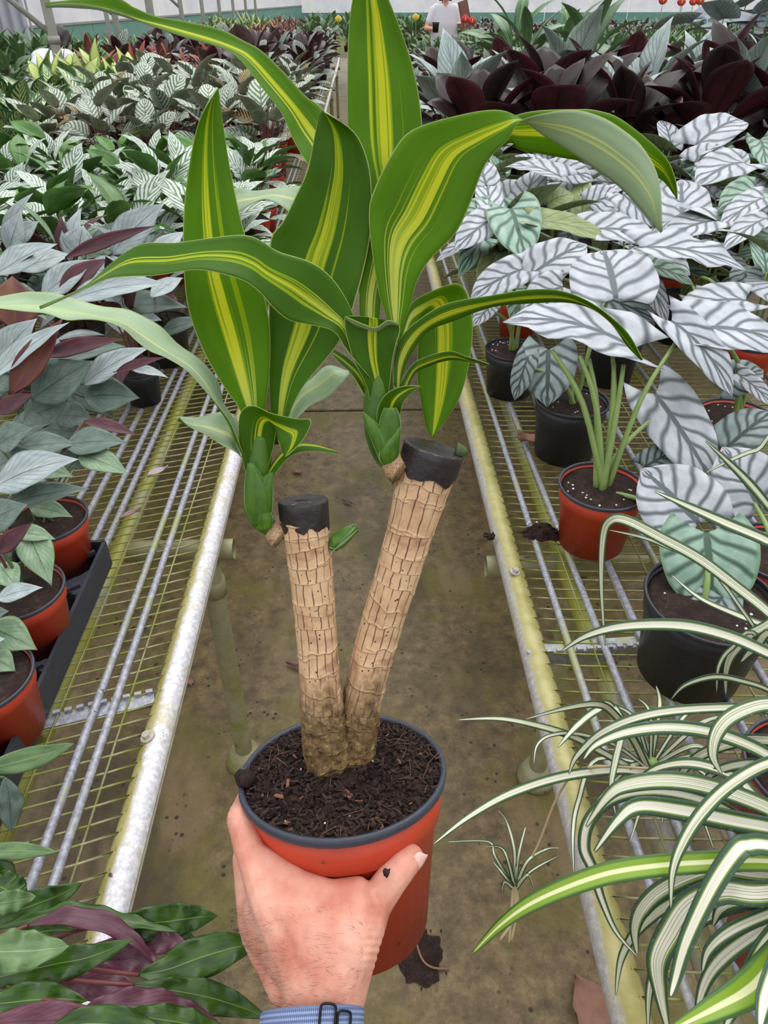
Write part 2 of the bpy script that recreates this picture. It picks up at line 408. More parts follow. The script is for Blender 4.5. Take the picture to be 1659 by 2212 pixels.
def spider_pat(dark, white, green):
    def f(m, s, t, u):
        nz = m.noise(m.comb(m.ma('MULTIPLY', s, 26.0), m.ma('MULTIPLY', t, 0.5), m.ma('MULTIPLY', m.rand(), 7.0)), 1.0, 1.0)
        uu = m.ma('ADD', u, m.ma('MULTIPLY_ADD', m.rand(), 0.22, -0.06))
        c = m.mix(m.step(uu, 0.70, 0.62), dark, green)
        c = m.mix(m.step(uu, 0.58, 0.50), c, white)
        c = m.mix(m.ma('MULTIPLY', m.step(nz, 0.55, 0.62), m.step(uu, 0.75, 0.6)), c, green)
        fl = m.ma('MULTIPLY', m.step(m.noise(m.comb(m.ma('MULTIPLY', s, 3.0), m.ma('MULTIPLY', t, 24.0), 2.0), 3.0, 2.0), 0.62, 0.72), m.step(u, 0.7, 0.8))
        return m.mix(m.ma('MULTIPLY', fl, 0.55), c, srgb(160, 178, 166))
    return f
SPID_B = leaf_mat('spider_plant_lower', spider_pat(srgb(98, 124, 84), srgb(204, 206, 180), srgb(140, 158, 92)), 0.45, 0.4, 0.15, 0.12)
SPID = (leaf_mat('spider_plant_upper', spider_pat(srgb(52, 80, 56), srgb(232, 228, 212), srgb(118, 144, 60)), 0.38, 0.45, 0.12, 0.12), SPID_B)
def spider_green(m, s, t, u):
    c = m.mix(m.step(u, 0.85, 0.6), srgb(58, 98, 34), srgb(126, 160, 38))
    return m.mix(m.step(u, 0.26, 0.16), c, srgb(222, 226, 172))
SPID_G = (leaf_mat('spider_plant_green_upper', spider_green, 0.36, 0.45, 0.15, 0.1), SPID_B)
STEM = plain('pale_green_stem', srgb(134, 158, 92), 0.4, 0.4, 0.4, 20)
STEM_D = plain('dark_green_stem', srgb(66, 84, 44), 0.5, 0.4, 0.4, 20)
STEM_R = plain('reddish_stem', srgb(112, 58, 58), 0.45, 0.4, 0.4, 20)
ROOT = plain('dry_root', srgb(186, 168, 132), 0.8, 0.2, 0.5, 40)

def soil_mat():
    m = Mat('potting_soil', 0.9, 0.25); p = m.obj()
    n = m.noise(p, 160.0, 6.0, 0.7); n2 = m.noise(p, 40.0, 3.0)
    c = m.ramp(n, [(0.3, srgb(26, 19, 17)), (0.55, srgb(56, 42, 37)), (0.75, srgb(96, 72, 62))])
    m.col(m.mix(m.step(n2, 0.4, 0.7), c, srgb(38, 28, 25))); m.bump(n, 0.8, 0.004); return m.m
SOIL = soil_mat()
CHIP = plain('dark_bark_chip', srgb(62, 45, 40), 0.8, 0.3, 0.6, 60)
CHIP_R = plain('reddish_bark_chip', srgb(124, 84, 64), 0.75, 0.3, 0.5, 60)
FIBRE = plain('root_fibre', srgb(122, 90, 72), 0.8, 0.2)
PERL = plain('perlite', srgb(214, 208, 198), 0.8, 0.2)
def pot_mat(name, c, d, rough=0.38):
    m = Mat(name, rough, 0.45); p = m.obj()
    n = m.noise(p, 26.0, 5.0, 0.65); sp = m.voro(p, 90.0)
    c2 = m.mix(m.step(n, 0.45, 0.8), c, d)
    m.col(m.mix(m.ma('MULTIPLY', m.step(sp.outputs['Distance'], 0.16, 0.1), m.step(n, 0.5, 0.6)), c2, srgb(92, 52, 40)))
    m.rough(m.ma('MULTIPLY_ADD', n, 0.25, rough - 0.08)); return m.m
TERRA = pot_mat('terracotta_plastic', srgb(188, 62, 34), srgb(160, 48, 28))
BLACKP = pot_mat('black_plastic', srgb(34, 36, 42), srgb(46, 47, 52))
RIM = plain('dark_grey_rim', srgb(58, 62, 74), 0.4, 0.45, 0.4, 50)
TRAY = plain('black_tray_plastic', srgb(54, 57, 68), 0.42, 0.45, 0.4, 30)

def galv(name, c1, c2, moss, amount, sc=24.0):
    """galvanised steel with algae"""
    m = Mat(name, 0.45, 0.5); p = m.geo()
    n = m.noise(p, sc * 5, 4.0, 0.7); n2 = m.noise(m.scale(p, 1.0, 0.35, 1.0), sc, 4.0, 0.6)
    c = m.mix(m.step(n, 0.35, 0.7), c1, c2)
    c = m.mix(m.step(n2, 0.62 - amount * 0.4, 0.78 - amount * 0.4), c, moss)
    m.col(m.mix(m.step(m.noise(p, sc * 2.2, 3.0, 0.7), 0.66, 0.72), c, srgb(92, 84, 70)))
    m.b.inputs['Metallic'].default_value = 0.12
    m.bump(n, 0.25, 0.001); return m.m
RAIL = galv('galvanised_rail', srgb(186, 184, 188), srgb(222, 220, 222), srgb(176, 172, 128), 0.28)
RAIL_G = galv('mossy_rail', srgb(148, 146, 140), srgb(172, 168, 158), srgb(160, 158, 70), 0.62, 14.0)
ROD = galv('galvanised_rod', srgb(128, 130, 140), srgb(172, 174, 184), srgb(148, 152, 108), 0.30)
WIRE = galv('algae_wire', srgb(146, 146, 104), srgb(170, 168, 130), srgb(134, 140, 66), 0.55)
PIPE = galv('algae_pipe', srgb(140, 136, 100), srgb(154, 148, 116), srgb(130, 128, 66), 0.35, 8.0)
BOLT = plain('bolt_steel', srgb(190, 184, 170), 0.45, 0.5, 0.5, 80, 0.2)

def floor_mat():
    m = Mat('mossy_wet_concrete', 0.5, 0.4); p = m.geo()
    a = m.noise(p, 3.2, 6.0, 0.65); b = m.noise(p, 22.0, 8.0, 0.75); d = m.noise(m.scale(p, 1, 0.5, 1), 1.6, 4.0, 0.6)
    c = m.ramp(b, [(0.28, srgb(52, 42, 26)), (0.46, srgb(98, 82, 54)), (0.56, srgb(116, 98, 66)), (0.75, srgb(146, 126, 90))])
    c = m.mix(m.ma('MULTIPLY', m.step(a, 0.48, 0.62), 0.7), c, srgb(102, 94, 32))
    c = m.mix(m.ma('MULTIPLY', m.step(d, 0.50, 0.62), 0.7), c, srgb(54, 44, 28))
    e = m.noise(m.scale(p, 1, 0.35, 1), 5.0, 3.0, 0.6)
    c = m.mix(m.ma('MULTIPLY', m.step(e, 0.56, 0.66), 0.6), c, srgb(130, 110, 78))
    g = m.noise(p, 120.0, 5.0, 0.75)
    c = m.mix(m.ma('MULTIPLY', m.step(g, 0.5, 0.75), 0.45), c, srgb(52, 42, 28))
    c = m.mix(m.ma('MULTIPLY', m.step(g, 0.40, 0.22), 0.35), c, srgb(158, 140, 108))
    v = m.voro(m.mix(0.03, p, m.n('ShaderNodeTexNoise').outputs['Color']), 42.0).outputs['Distance']; k = m.noise(p, 9.0, 2.0)
    c = m.mix(m.ma('MULTIPLY', m.step(v, 0.26, 0.14), m.step(k, 0.52, 0.6)), c, srgb(40, 32, 24))
    m.col(c); m.rough(m.ma('MULTIPLY_ADD', a, 0.45, 0.22)); m.bump(m.ma('ADD', b, m.ma('MULTIPLY', g, 0.5)), 0.5, 0.004); return m.m
FLOOR = floor_mat()
JOINT = plain('concrete_joint', srgb(74, 66, 52), 0.7, 0.3, 0.5, 30)

def cane_mat(name, wear):
    m = Mat(name, 0.62, 0.35); s, t = m.uv()
    st = m.noise(m.comb(m.ma('MULTIPLY', s, 13.0), m.ma('MULTIPLY', t, 5.0), 0.0), 1.6, 3.0, 0.6)
    n = m.noise(m.comb(m.ma('MULTIPLY', s, 4.0), m.ma('MULTIPLY', t, 9.0), 4.0), 1.6, 5.0, 0.65)
    # rings and lengthwise cracks that break at each ring
    ph = m.ma('MULTIPLY', t, 17.0)
    fr = m.ma('FRACT', ph); fl = m.ma('FLOOR', ph)
    ring = m.ma('MAXIMUM', m.step(fr, 0.07, 0.0), m.step(fr, 0.93, 1.0))
    off = m.ma('FRACT', m.ma('MULTIPLY', m.ma('SINE', m.ma('MULTIPLY', fl, 12.9)), 43.7))
    cr = m.ma('FRACT', m.ma('ADD', m.ma('MULTIPLY', s, 15.0), m.ma('ADD', off, m.ma('MULTIPLY', m.noise(m.comb(m.ma('MULTIPLY', s, 6.0), m.ma('MULTIPLY', t, 20.0), 0.0), 1.0, 2.0), 0.5))))
    crack = m.ma('MULTIPLY', m.step(m.ma('ABSOLUTE', m.ma('SUBTRACT', cr, 0.5)), 0.085, 0.02), m.step(st, 0.36, 0.52))
    c = m.ramp(n, [(0.25, srgb(176, 134, 102)), (0.5, srgb(212, 174, 136)), (0.75, srgb(226, 192, 152))])
    c = m.mix(m.ma('MULTIPLY', m.step(m.noise(m.comb(s, m.ma('MULTIPLY', t, 7.0), 9.0), 2.2, 3.0), 0.55, 0.68), 0.6), c, srgb(152, 108, 88))
    c = m.mix(m.ma('MULTIPLY', crack, 0.9), c, srgb(84, 54, 42))
    c = m.mix(m.ma('MULTIPLY', ring, 0.55), c, srgb(222, 188, 142))
    spk = m.voro(m.comb(m.ma('MULTIPLY', s, 22.0), m.ma('MULTIPLY', t, 60.0), 0.0), 1.0).outputs['Distance']
    c = m.mix(m.ma('MULTIPLY', m.step(spk, 0.2, 0.12), m.step(n, 0.5, 0.56)), c, srgb(60, 34, 30))
    # weathered, mossy foot
    ft = m.step(m.ma('ADD', t, m.ma('MULTIPLY', m.ma('SUBTRACT', n, 0.5), 0.35)), wear, wear - 0.22)
    rough_c = m.ramp(m.noise(m.comb(m.ma('MULTIPLY', s, 12.0), m.ma('MULTIPLY', t, 34.0), 0.0), 1.5, 5.0, 0.75), [(0.34, srgb(48, 34, 24)), (0.48, srgb(108, 84, 54)), (0.6, srgb(134, 112, 66)), (0.72, srgb(196, 164, 128))])
    c = m.mix(ft, c, rough_c); m.col(c)
    m.bump(m.ma('SUBTRACT', m.ma('ADD', ring, m.ma('MULTIPLY', n, 0.6)), crack), 0.6, 0.0015); return m.m
CANE = cane_mat('dracaena_cane_bark', 0.40)
WAX = plain('black_wax', srgb(42, 32, 34), 0.42, 0.5, 0.6, 90, 0.0, 0.5, 0.5)

def skin_mat():
    m = Mat('skin', 0.46, 0.4); p = m.geo()
    n = m.noise(p, 32.0, 4.0, 0.6); f = m.noise(p, 900.0, 3.0, 0.6); w = m.noise(m.scale(p, 1.0, 1.0, 2.2), 260.0, 3.0, 0.6)
    c = m.ramp(n, [(0.3, srgb(194, 120, 100)), (0.5, srgb(211, 148, 127)), (0.72, srgb(225, 172, 153))])
    m.col(c); m.bump(m.ma('ADD', f, w), 0.22, 0.0012)
    b = m.b; b.inputs['Subsurface Weight'].default_value = 0.12
    b.inputs['Subsurface Radius'].default_value = (0.012, 0.005, 0.003); b.inputs['Subsurface Scale'].default_value = 0.4
    return m.m
SKIN = skin_mat()
NAIL = plain('nail', srgb(236, 188, 178), 0.28, 0.5)
HAIR = plain('dark_hair', srgb(28, 22, 20), 0.5, 0.4)
SHIRT = plain('white_shirt', srgb(214, 212, 222), 0.8, 0.2)
TROUS = plain('dark_trousers', srgb(58, 60, 70), 0.8, 0.2)
FACE = plain('far_skin', srgb(206, 150, 132), 0.5, 0.4)
def weave_mat():
    m = Mat('woven_blue_band', 0.7, 0.3); s, t = m.uv()
    a = m.ma('SINE', m.ma('ADD', m.ma('MULTIPLY', s, 520.0), m.ma('MULTIPLY', t, 60.0)))
    b = m.ma('SINE', m.ma('SUBTRACT', m.ma('MULTIPLY', s, 520.0), m.ma('MULTIPLY', t, 60.0)))
    h = m.ma('MULTIPLY', a, b)
    c = m.ramp(m.ma('MULTIPLY_ADD', h, 0.5, 0.5), [(0.2, srgb(82, 98, 142)), (0.7, srgb(138, 154, 192)), (1.0, srgb(178, 190, 216))])
    m.col(c); m.bump(h, 0.6, 0.001); return m.m
WEAVE = weave_mat()
BLKMET = plain('black_metal', srgb(30, 30, 34), 0.3, 0.5, 0.0, 30, 0.6)
TEAL = plain('teal_sheet', srgb(112, 158, 144), 0.6, 0.4, 0.3, 3.0)
def film_mat():
    m = Mat('greenhouse_film', 0.4, 0.4); p = m.geo()
    n = m.noise(p, 1.3, 4.0, 0.6); c = m.ramp(n, [(0.3, srgb(238, 238, 244)), (0.6, srgb(252, 252, 252)), (0.8, srgb(232, 242, 218))])
    m.col(c); m.glow(c, 0.5); return m.m
FILM = film_mat()
POST = plain('grey_steel_post', srgb(156, 156, 150), 0.5, 0.45, 0.4, 8.0)
CURT = plain('grey_plastic_curtain', srgb(184, 186, 198), 0.4, 0.4, 0.3, 3.0)
DRYL = plain('dry_leaf', srgb(142, 104, 88), 0.7, 0.3, 0.5, 40)
RED = plain('red_flower', srgb(200, 52, 58), 0.5)
YEL = plain('yellow_flower', srgb(226, 196, 66), 0.5)
PNKF = plain('pink_spathe', srgb(206, 138, 164), 0.5)
CARD = plain('brown_board', srgb(126, 84, 74), 0.7)
# ------------------------------------------------------------------ floor
v, f, u = [], [], []
box_into(v, f, u, V(0, 14, -0.03), (60, 60, 0.04))
floor = prop(link('floor', raw('floor', v, f, JOINT, u, smooth=False)), kind='structure')
for k in range(-1, 8):
    y0 = 2.98 + 3.0 * (k - 1); y1 = y0 + 3.0
    bm = bmesh.new(); bmesh.ops.create_cube(bm, size=1.0)
    bmesh.ops.scale(bm, vec=(9.0, 2.985, 0.02), verts=bm.verts)
    bmesh.ops.translate(bm, vec=(0, (y0 + y1) / 2, -0.01 + (0.002 if k % 2 else 0.0)), verts=bm.verts)
    bmesh.ops.bevel(bm, geom=[e for e in bm.edges], offset=0.004, segments=1, affect='EDGES')
    link('slab', finish(bm, 'slab', FLOOR, False), floor)

# ------------------------------------------------------------------ benches
def rail_mat(name, light_c, flip, width):
    """steel rail: bare on the aisle side, algae on the bench side"""
    m = Mat(name, 0.42, 0.5); s, t = m.uv(); p = m.geo()
    n = m.noise(p, 130.0, 4.0, 0.7); n2 = m.noise(p, 22.0, 4.0, 0.65)
    q = m.ma('ABSOLUTE', m.ma('SUBTRACT', m.ma('FRACT', m.ma('ADD', s, 0.5 if not flip else 0.0)), 0.5))
    k = m.step(m.ma('ADD', q, m.ma('MULTIPLY', m.ma('SUBTRACT', n2, 0.5), 0.14)), width - 0.03, width + 0.05)
    a = m.mix(m.step(n, 0.35, 0.7), light_c[0], light_c[1])
    a = m.mix(m.ma('MULTIPLY', m.step(n2, 0.52, 0.66), 0.5), a, srgb(176, 166, 112))
    b = m.mix(m.step(n2, 0.3, 0.7), srgb(146, 140, 76), srgb(172, 164, 112))
    c = m.mix(k, a, b); m.col(m.mix(m.step(m.noise(p, 40.0, 3.0, 0.7), 0.68, 0.74), c, srgb(74, 64, 50)))
    m.b.inputs['Metallic'].default_value = 0.1; m.bump(n, 0.25, 0.001); return m.m
RAIL_L = rail_mat('left_rail_steel', (srgb(184, 182, 188), srgb(226, 224, 228)), False, 0.27)
RAIL_R = rail_mat('right_rail_steel', (srgb(158, 154, 150), srgb(190, 186, 182)), True, 0.13)

def bench(label, sgn, xr, xe, y0, y1, rods, wires, railm, skew, near=3.4, far=10.0, legs=(), leg_in=0.02, under=()):
    """slatted grower's bench; xr = centre of the aisle rail, xe = far edge"""
    b = thing('bench', label, 'bench', (xr, y0, 0))
    inv = V(xr, y0, 0)
    def q(x, y, z): return V(x, y, z) - inv
    zr = BENCH_Z - 0.014
    link('rail', tube('rail', [q(xr, y0, zr), q(xr, y1, zr)], 0.0215, railm, 20, 40), b)
    link('rail', tube('rail', [q(xe, y0, zr), q(xe, y1, zr)], 0.0215, RAIL_G, 12, 4), b)
    for i, (xa, xb) in enumerate(rods):
        link('rod', tube('rod', [q(xa, y0, BENCH_Z + 0.006), q((xa + xb) / 2 + 0.004 * math.sin(i * 3.1), 2.0, BENCH_Z + 0.004), q(xb, y1, BENCH_Z + 0.006)], 0.0062, ROD, 8, 30), b)
    v, f, u = [], [], []
    for x in wires: tube_into(v, f, u, [q(x, y0, BENCH_Z), q(x + rnd.uniform(-.004, .004), y1, BENCH_Z)], 0.0017, 5, 2)
    y = y0 + 0.01
    while y < far:
        xi = xr + sgn * (1.0 if y < near else 1.9)
        wz = rnd.uniform(-0.0015, 0.0015)
        mid = (xr + xi) / 2
        tube_into(v, f, u, [q(xr + sgn * 0.010, y, BENCH_Z + 0.0055), q(xr + sgn * 0.05, y - skew * 0.05, BENCH_Z - 0.001 + wz), q(mid, y - skew * abs(mid - xr), BENCH_Z - 0.002), q(xi, y - skew * abs(xi - xr), BENCH_Z - 0.002)], 0.0017, 5, 6)
        y += (0.0255 if y < near else 0.06) + rnd.uniform(-.0008, .0008)
    prop(link('wire_mesh', raw('wire_mesh', v, f, WIRE, u), b), kind='stuff')
    for x in under: link('support_tube', tube('support_tube', [q(x, y0, BENCH_Z - .052), q(x, y1, BENCH_Z - .052)], .017, RAIL_G, 12, 20), b)
    for ly in legs:
        lx = xr + sgn * leg_in
        link('leg', tube('leg', [q(lx, ly, 0.655), q(lx + sgn * -0.006, ly - 0.03, 0.015)], 0.0215, PIPE, 14, 8), b)
        link('leg', tube('leg', [q(xe, ly, 0.655), q(xe, ly - 0.03, 0.0)], 0.0215, PIPE, 10, 4), b)
        link('collar', tube('collar', [q(lx, ly, 0.60), q(lx, ly - 0.002, 0.56)], 0.026, PIPE, 14, 2), b)
        link('foot', tube('foot', [q(lx + sgn * -0.006, ly - 0.03, 0.05), q(lx + sgn * -0.006, ly - 0.03, 0.004)], [0.034, 0.05], PIPE, 16, 3), b)
        v, f, u = [], [], []
        # open-ended cross tube carried by the legs
        a, e = q(xr - sgn * 0.035, ly, 0.678), q(xe, ly, 0.678)
        tube_into(v, f, u, [a, e], 0.0225, 16, 6, False)
        tube_into(v, f, u, [a, e], 0.0190, 16, 6, False)
        link('cross_tube', raw('cross_tube', v, f, PIPE, u), b)
    return b, q
L_RODS = [(-0.380, -0.380), (-0.407, -0.407), (-0.500, -0.500), (-0.528, -0.526), (-0.566, -0.56), (-0.60, -0.60), (-0.66, -0.66), (-0.70, -0.70), (-0.79, -0.79), (-0.86, -0.86), (-0.95, -0.95), (-1.05, -1.05), (-1.2, -1.2), (-1.35, -1.35), (-1.55, -1.55), (-1.75, -1.75)]
R_RODS = [(0.336, 0.300), (0.415, 0.315), (0.472, 0.40), (0.54, 0.52), (0.61, 0.6), (0.69, 0.69), (0.77, 0.77), (0.85, 0.85), (0.95, 0.95), (1.1, 1.1), (1.25, 1.25), (1.4, 1.4), (1.6, 1.6), (1.8, 1.8)]
BL, ql = bench('long wire bench left of the aisle with pale galvanised edge rail', -1, -0.308, -2.3, 0.0, 13.0, L_RODS, [-0.319, -0.362, -0.46, -0.56, -0.65, -0.75, -0.85, -0.95, -1.1, -1.3], RAIL_L, 0.28, under=(-.50, -.95), legs=(1.13, 3.9, 6.6, 9.4, 12.0))
BR, qr = bench('long wire bench right of the aisle with algae-stained edge rail', 1, 0.268, 2.5, 0.0, 13.0, R_RODS, [0.279, 0.363, 0.44, 0.51, 0.58, 0.66, 0.75, 0.85, 1.0], RAIL_R, 0.05, leg_in=.15, under=(.385, .80), legs=(1.06, 3.9, 6.6, 9.4, 12.0))
def slotted_bar(b, q, a, e):
    """angle bar with a notched upper edge, bolted to the rail"""
    t = (e - a); ln = t.length; t.normalize(); up = V(0, 0, 1); nn = t.cross(up).normalized()
    v, f, u = [], [], []
    box_into(v, f, u, (a + e) / 2 - up * 0.013, (ln, 0.003, 0.030), (t, nn, up))
    k = 0.006
    while k < ln:
        box_into(v, f, u, a + t * k + up * 0.0045, (0.010, 0.006, 0.009), (t, nn, up)); k += 0.0165
    box_into(v, f, u, (a + e) / 2 + nn * -0.011 + up * 0.001, (ln, 0.022, 0.003), (t, nn, up))
    o = link('notched_bar', raw('notched_bar', [x - V(b.location[0], b.location[1], 0) for x in v], f, ROD, u, smooth=False), b)
    return o
def bolt(b, c, nrm, par):
    v, f, u = [], [], []
    tube_into(v, f, u, [c, c + nrm * 0.0025], 0.0105, 14, 1)
    tube_into(v, f, u, [c + nrm * 0.0025, c + nrm * 0.0085], 0.0062, 6, 1)
    link('bolt', raw('bolt', [x - V(b.location[0], b.location[1], 0) for x in v], f, BOLT, u, smooth=False), par)
for b, q, pa, pe in ((BL, ql, G(333, 1498, BENCH_Z - .004), G(-260, 1630, BENCH_Z - .004)), (BR, qr, G(1136, 1416, BENCH_Z - .004), G(1900, 1360, BENCH_Z - .004))):
    o = slotted_bar(b, q, pa, pe)
    t = (pe - pa).normalized()
    nn = V(t.y, -t.x, 0); nn = nn if nn.y < 0 else -nn
    bolt(b, pa + t * 0.028 + nn * 0.002 - V(0, 0, .011), nn, o)
bolt(BL, G(320, 1592, BENCH_Z + .006), V(-0.3, 0, .95), BL)
bolt(BR, G(1111, 1236, BENCH_Z + .008), V(0.3, 0, .95), BR)

# ------------------------------------------------------------------ greenhouse side wall, back wall, posts
wa = G(54, 62, 1.0); wb = G(560, 21, 1.0); wd = (wb - wa).normalized()
w0 = wa - wd * 12.0; w1 = wb + wd * 6.0
def wall_panel(name, a, e, z0, z1, mat, parent=None, kind=None, n=1, gap=0.0, th=0.03):
    t = (e - a); t.z = 0; ln = t.length; t.normalize(); nn = V(t.y, -t.x, 0)
    out = None
    for i in range(n):
        v, f, u = [], [], []
        c = a + t * (ln * (i + 0.5) / n); c = V(c.x, c.y, (z0 + z1) / 2)
        box_into(v, f, u, c, (ln / n - gap, th, z1 - z0), (t, nn, V(0, 0, 1)))
        out = link(name, raw(name, v, f, mat, u, smooth=False), parent)
        if kind: prop(out, kind=kind)
    return out
wall_l = wall_panel('wall_left', w0, w1, 0.0, 0.22, POST, None, 'structure')
wall_panel('kick_panel', w0, w1, 0.22, 1.0, TEAL, wall_l, n=9, gap=0.03, th=0.02)
wall_panel('film_panel', w0, w1, 1.02, 4.2, FILM, wall_l, n=9, gap=0.05, th=0.01)
wall_panel('top_rail', w0, w1, 1.0, 1.04, POST, wall_l, th=0.06)
bk0 = w1 + V(-0.5, 0, 0); bk1 = V(26, w1.y + 1.0, 0)
wall_b = wall_panel('wall_back', bk0, bk1, 0.0, 0.3, POST, None, 'structure')
wall_panel('kick_panel', bk0, bk1, 0.3, 0.78, TEAL, wall_b, n=8, gap=0.03, th=0.02)
wall_panel('film_panel', bk0, bk1, 0.80, 4.2, FILM, wall_b, n=8, gap=0.05, th=0.01)
posts = [(104, 5.5, 0.075), (229, 9.3, 0.06), (247, 9.5, 0.085), (325, 10.8, 0.12), (392, 13.2, 0.085), (438, 15.2, 0.085), (475, 17.2, 0.085), (505, 19.4, 0.085), (532, 21.6, 0.085), (553, 24, 0.085)]
PO = []
for i, (px, d, w) in enumerate(posts):
    c = P(px, 30, d); c = V(c.x, c.y, 0); PO.append(c)
    where = ['nearest greenhouse post, thick grey steel, left of the benches', 'slim reddish-grey post of the close pair behind the green leaves', 'wider grey post of the close pair behind the green leaves', 'broad grey post just left of the long arching leaf'] + ['grey steel post, %s in the receding row above the arching leaf tip' % k for k in ('leftmost', 'second', 'third', 'fourth', 'fifth', 'rightmost')]
    o = thing('greenhouse_post', where[i], 'post', c, 0, 'greenhouse posts beside the teal wall')
    link('column', tube('column', [V(0, 0, 0), V(0, 0, 3.6)], w / 2, POST, 12, 4), o)
    link('base_plate', tube('base_plate', [V(0, 0, 0), V(0, 0, 0.02)], w, POST, 8, 1), o)
    if i in (0, 2, 4):
        link('brace', tube('brace', [V(0, 0, 1.30), V(-1.0, -0.1, 2.2)], w * 0.28, POST, 8, 2), o)
    if i == 0: link('clamp', tube('clamp', [V(0, 0, 1.25), V(0, 0, 1.30)], w * 0.62, POST, 12, 1), o)
top_pipe = thing('overhead_pipe', 'horizontal grey pipe across the film behind the nearest post', 'pipe', (-6.2, 9.4, 0))
link('pipe', tube('pipe', [V(-.6, 0.2, 1.62), V(2.3, 1.6, 1.61)], 0.03, POST, 8, 2), top_pipe)
link('bracket', tube('bracket', [V(0, 0.49, 0), V(0, 0.49, 1.6)], 0.015, POST, 8, 2), top_pipe)
link('bracket', tube('bracket', [V(2.1, 1.5, 0), V(2.1, 1.5, 1.6)], 0.015, POST, 8, 2), top_pipe)
# grey plastic curtain in folds
rows = []
ca, ce = P(-60, 40, 8.2), P(58, 40, 8.6)
for i in range(9):
    z = 2.4 - 1.55 * i / 8
    rows.append([V(ca.x + (ce.x - ca.x) * j / 24, ca.y + (ce.y - ca.y) * j / 24 + 0.05 * math.sin(j * 1.3), z) for j in range(25)])
cb = thing('plastic_curtain', 'hanging grey plastic curtain in the top left corner', 'curtain', (ca.x, ca.y, 0))
link('sheet', blade('sheet', [[p - V(ca.x, ca.y, 0) for p in r] for r in rows], [CURT, CURT], 0.004), cb)
link('curtain_rod', tube('curtain_rod', [V(-0.3, -.02, 2.41), V(ce.x - ca.x + 0.2, ce.y - ca.y, 2.41)], 0.02, POST, 8, 1), cb)
link('curtain_post', tube('curtain_post', [V(-0.25, 0, 0), V(-0.25, 0, 2.41)], 0.03, POST, 8, 1), cb)
# ------------------------------------------------------------------ pots
def pot_profile(rt, rb, h):
    w = 0.0025
    return [(0.001, 0.004), (rb * 0.9, 0.004), (rb, 0.0), (rb + (rt - rb) * 0.54, h * 0.735), (rb + (rt - rb) * 0.73, h * 0.755), (rt * 0.965, h * 0.955),
            (rt * 0.965 - w, h * 0.955), (rb + (rt - rb) * 0.73 - w, h * 0.760), (rb + (rt - rb) * 0.54 - w, h * 0.738), (rb * 0.9, 0.008), (0.001, 0.008)]
def rim_profile(rt, h):
    return [(rt * 0.955, h * 0.945), (rt * 0.985, h * 0.945), (rt, h * 0.955), (rt * 1.004, h * 0.972), (rt, h * 0.992), (rt * 0.985, h), (rt * 0.955, h * 0.995), (rt * 0.94, h * 0.97), (rt * 0.955, h * 0.945)]
POTS = {}
def pot_set(kind, rt=0.075, rb=0.056, h=0.125):
    k = (kind, rt, rb, h)
    if k not in POTS:
        m = {'terra': TERRA, 'black': BLACKP}[kind]; rm = RIM if kind == 'terra' else BLACKP
        seg = 40
        POTS[k] = (lathe('pot', pot_profile(rt, rb, h), m, seg, False), lathe('pot_rim', rim_profile(rt, h), rm, seg, False),
                   soil_mesh(rt * 0.945, h * 0.915))
    return POTS[k]
def soil_mesh(r, z, seg=28, rings=8, hump=0.006):
    v, f, u = [V(0, 0, z + hump)], [], [(0.5, 0.5)]
    for i in range(1, rings + 1):
        for k in range(seg):
            a = 6.2832 * k / seg; q = r * i / rings
            x, y = q * math.cos(a), q * math.sin(a)
            v.append(V(x, y, z + hump * (1 - (i / rings) ** 2) + 0.004 * mnoise.noise(V(x * 90, y * 90, 3.1)))); u.append((0.5 + x / r / 2, 0.5 + y / r / 2))
    for k in range(seg): f.append((0, 1 + k, 1 + (k + 1) % seg))
    for i in range(rings - 1):
        for k in range(seg):
            a, b = 1 + i * seg + k, 1 + i * seg + (k + 1) % seg
            f.append((a, a + seg, b + seg, b))
    # skirt so the soil has a body
    b0 = len(v); o = 1 + (rings - 1) * seg
    for k in range(seg): p = v[o + k]; v.append(V(p.x * 0.90, p.y * 0.90, z - 0.012)); u.append((0, 0))
    for k in range(seg): f.append((o + k, b0 + k, b0 + (k + 1) % seg, o + (k + 1) % seg))
    f.append(tuple(b0 + k for k in reversed(range(seg))))
    return raw('soil', v, f, SOIL, u)
def add_pot(par, kind, rt=0.075, rb=0.056, h=0.125):
    a, b, c = pot_set(kind, rt, rb, h)
    p = link('pot', a, par); link('pot_rim', b, p); link('soil', c, par); return p

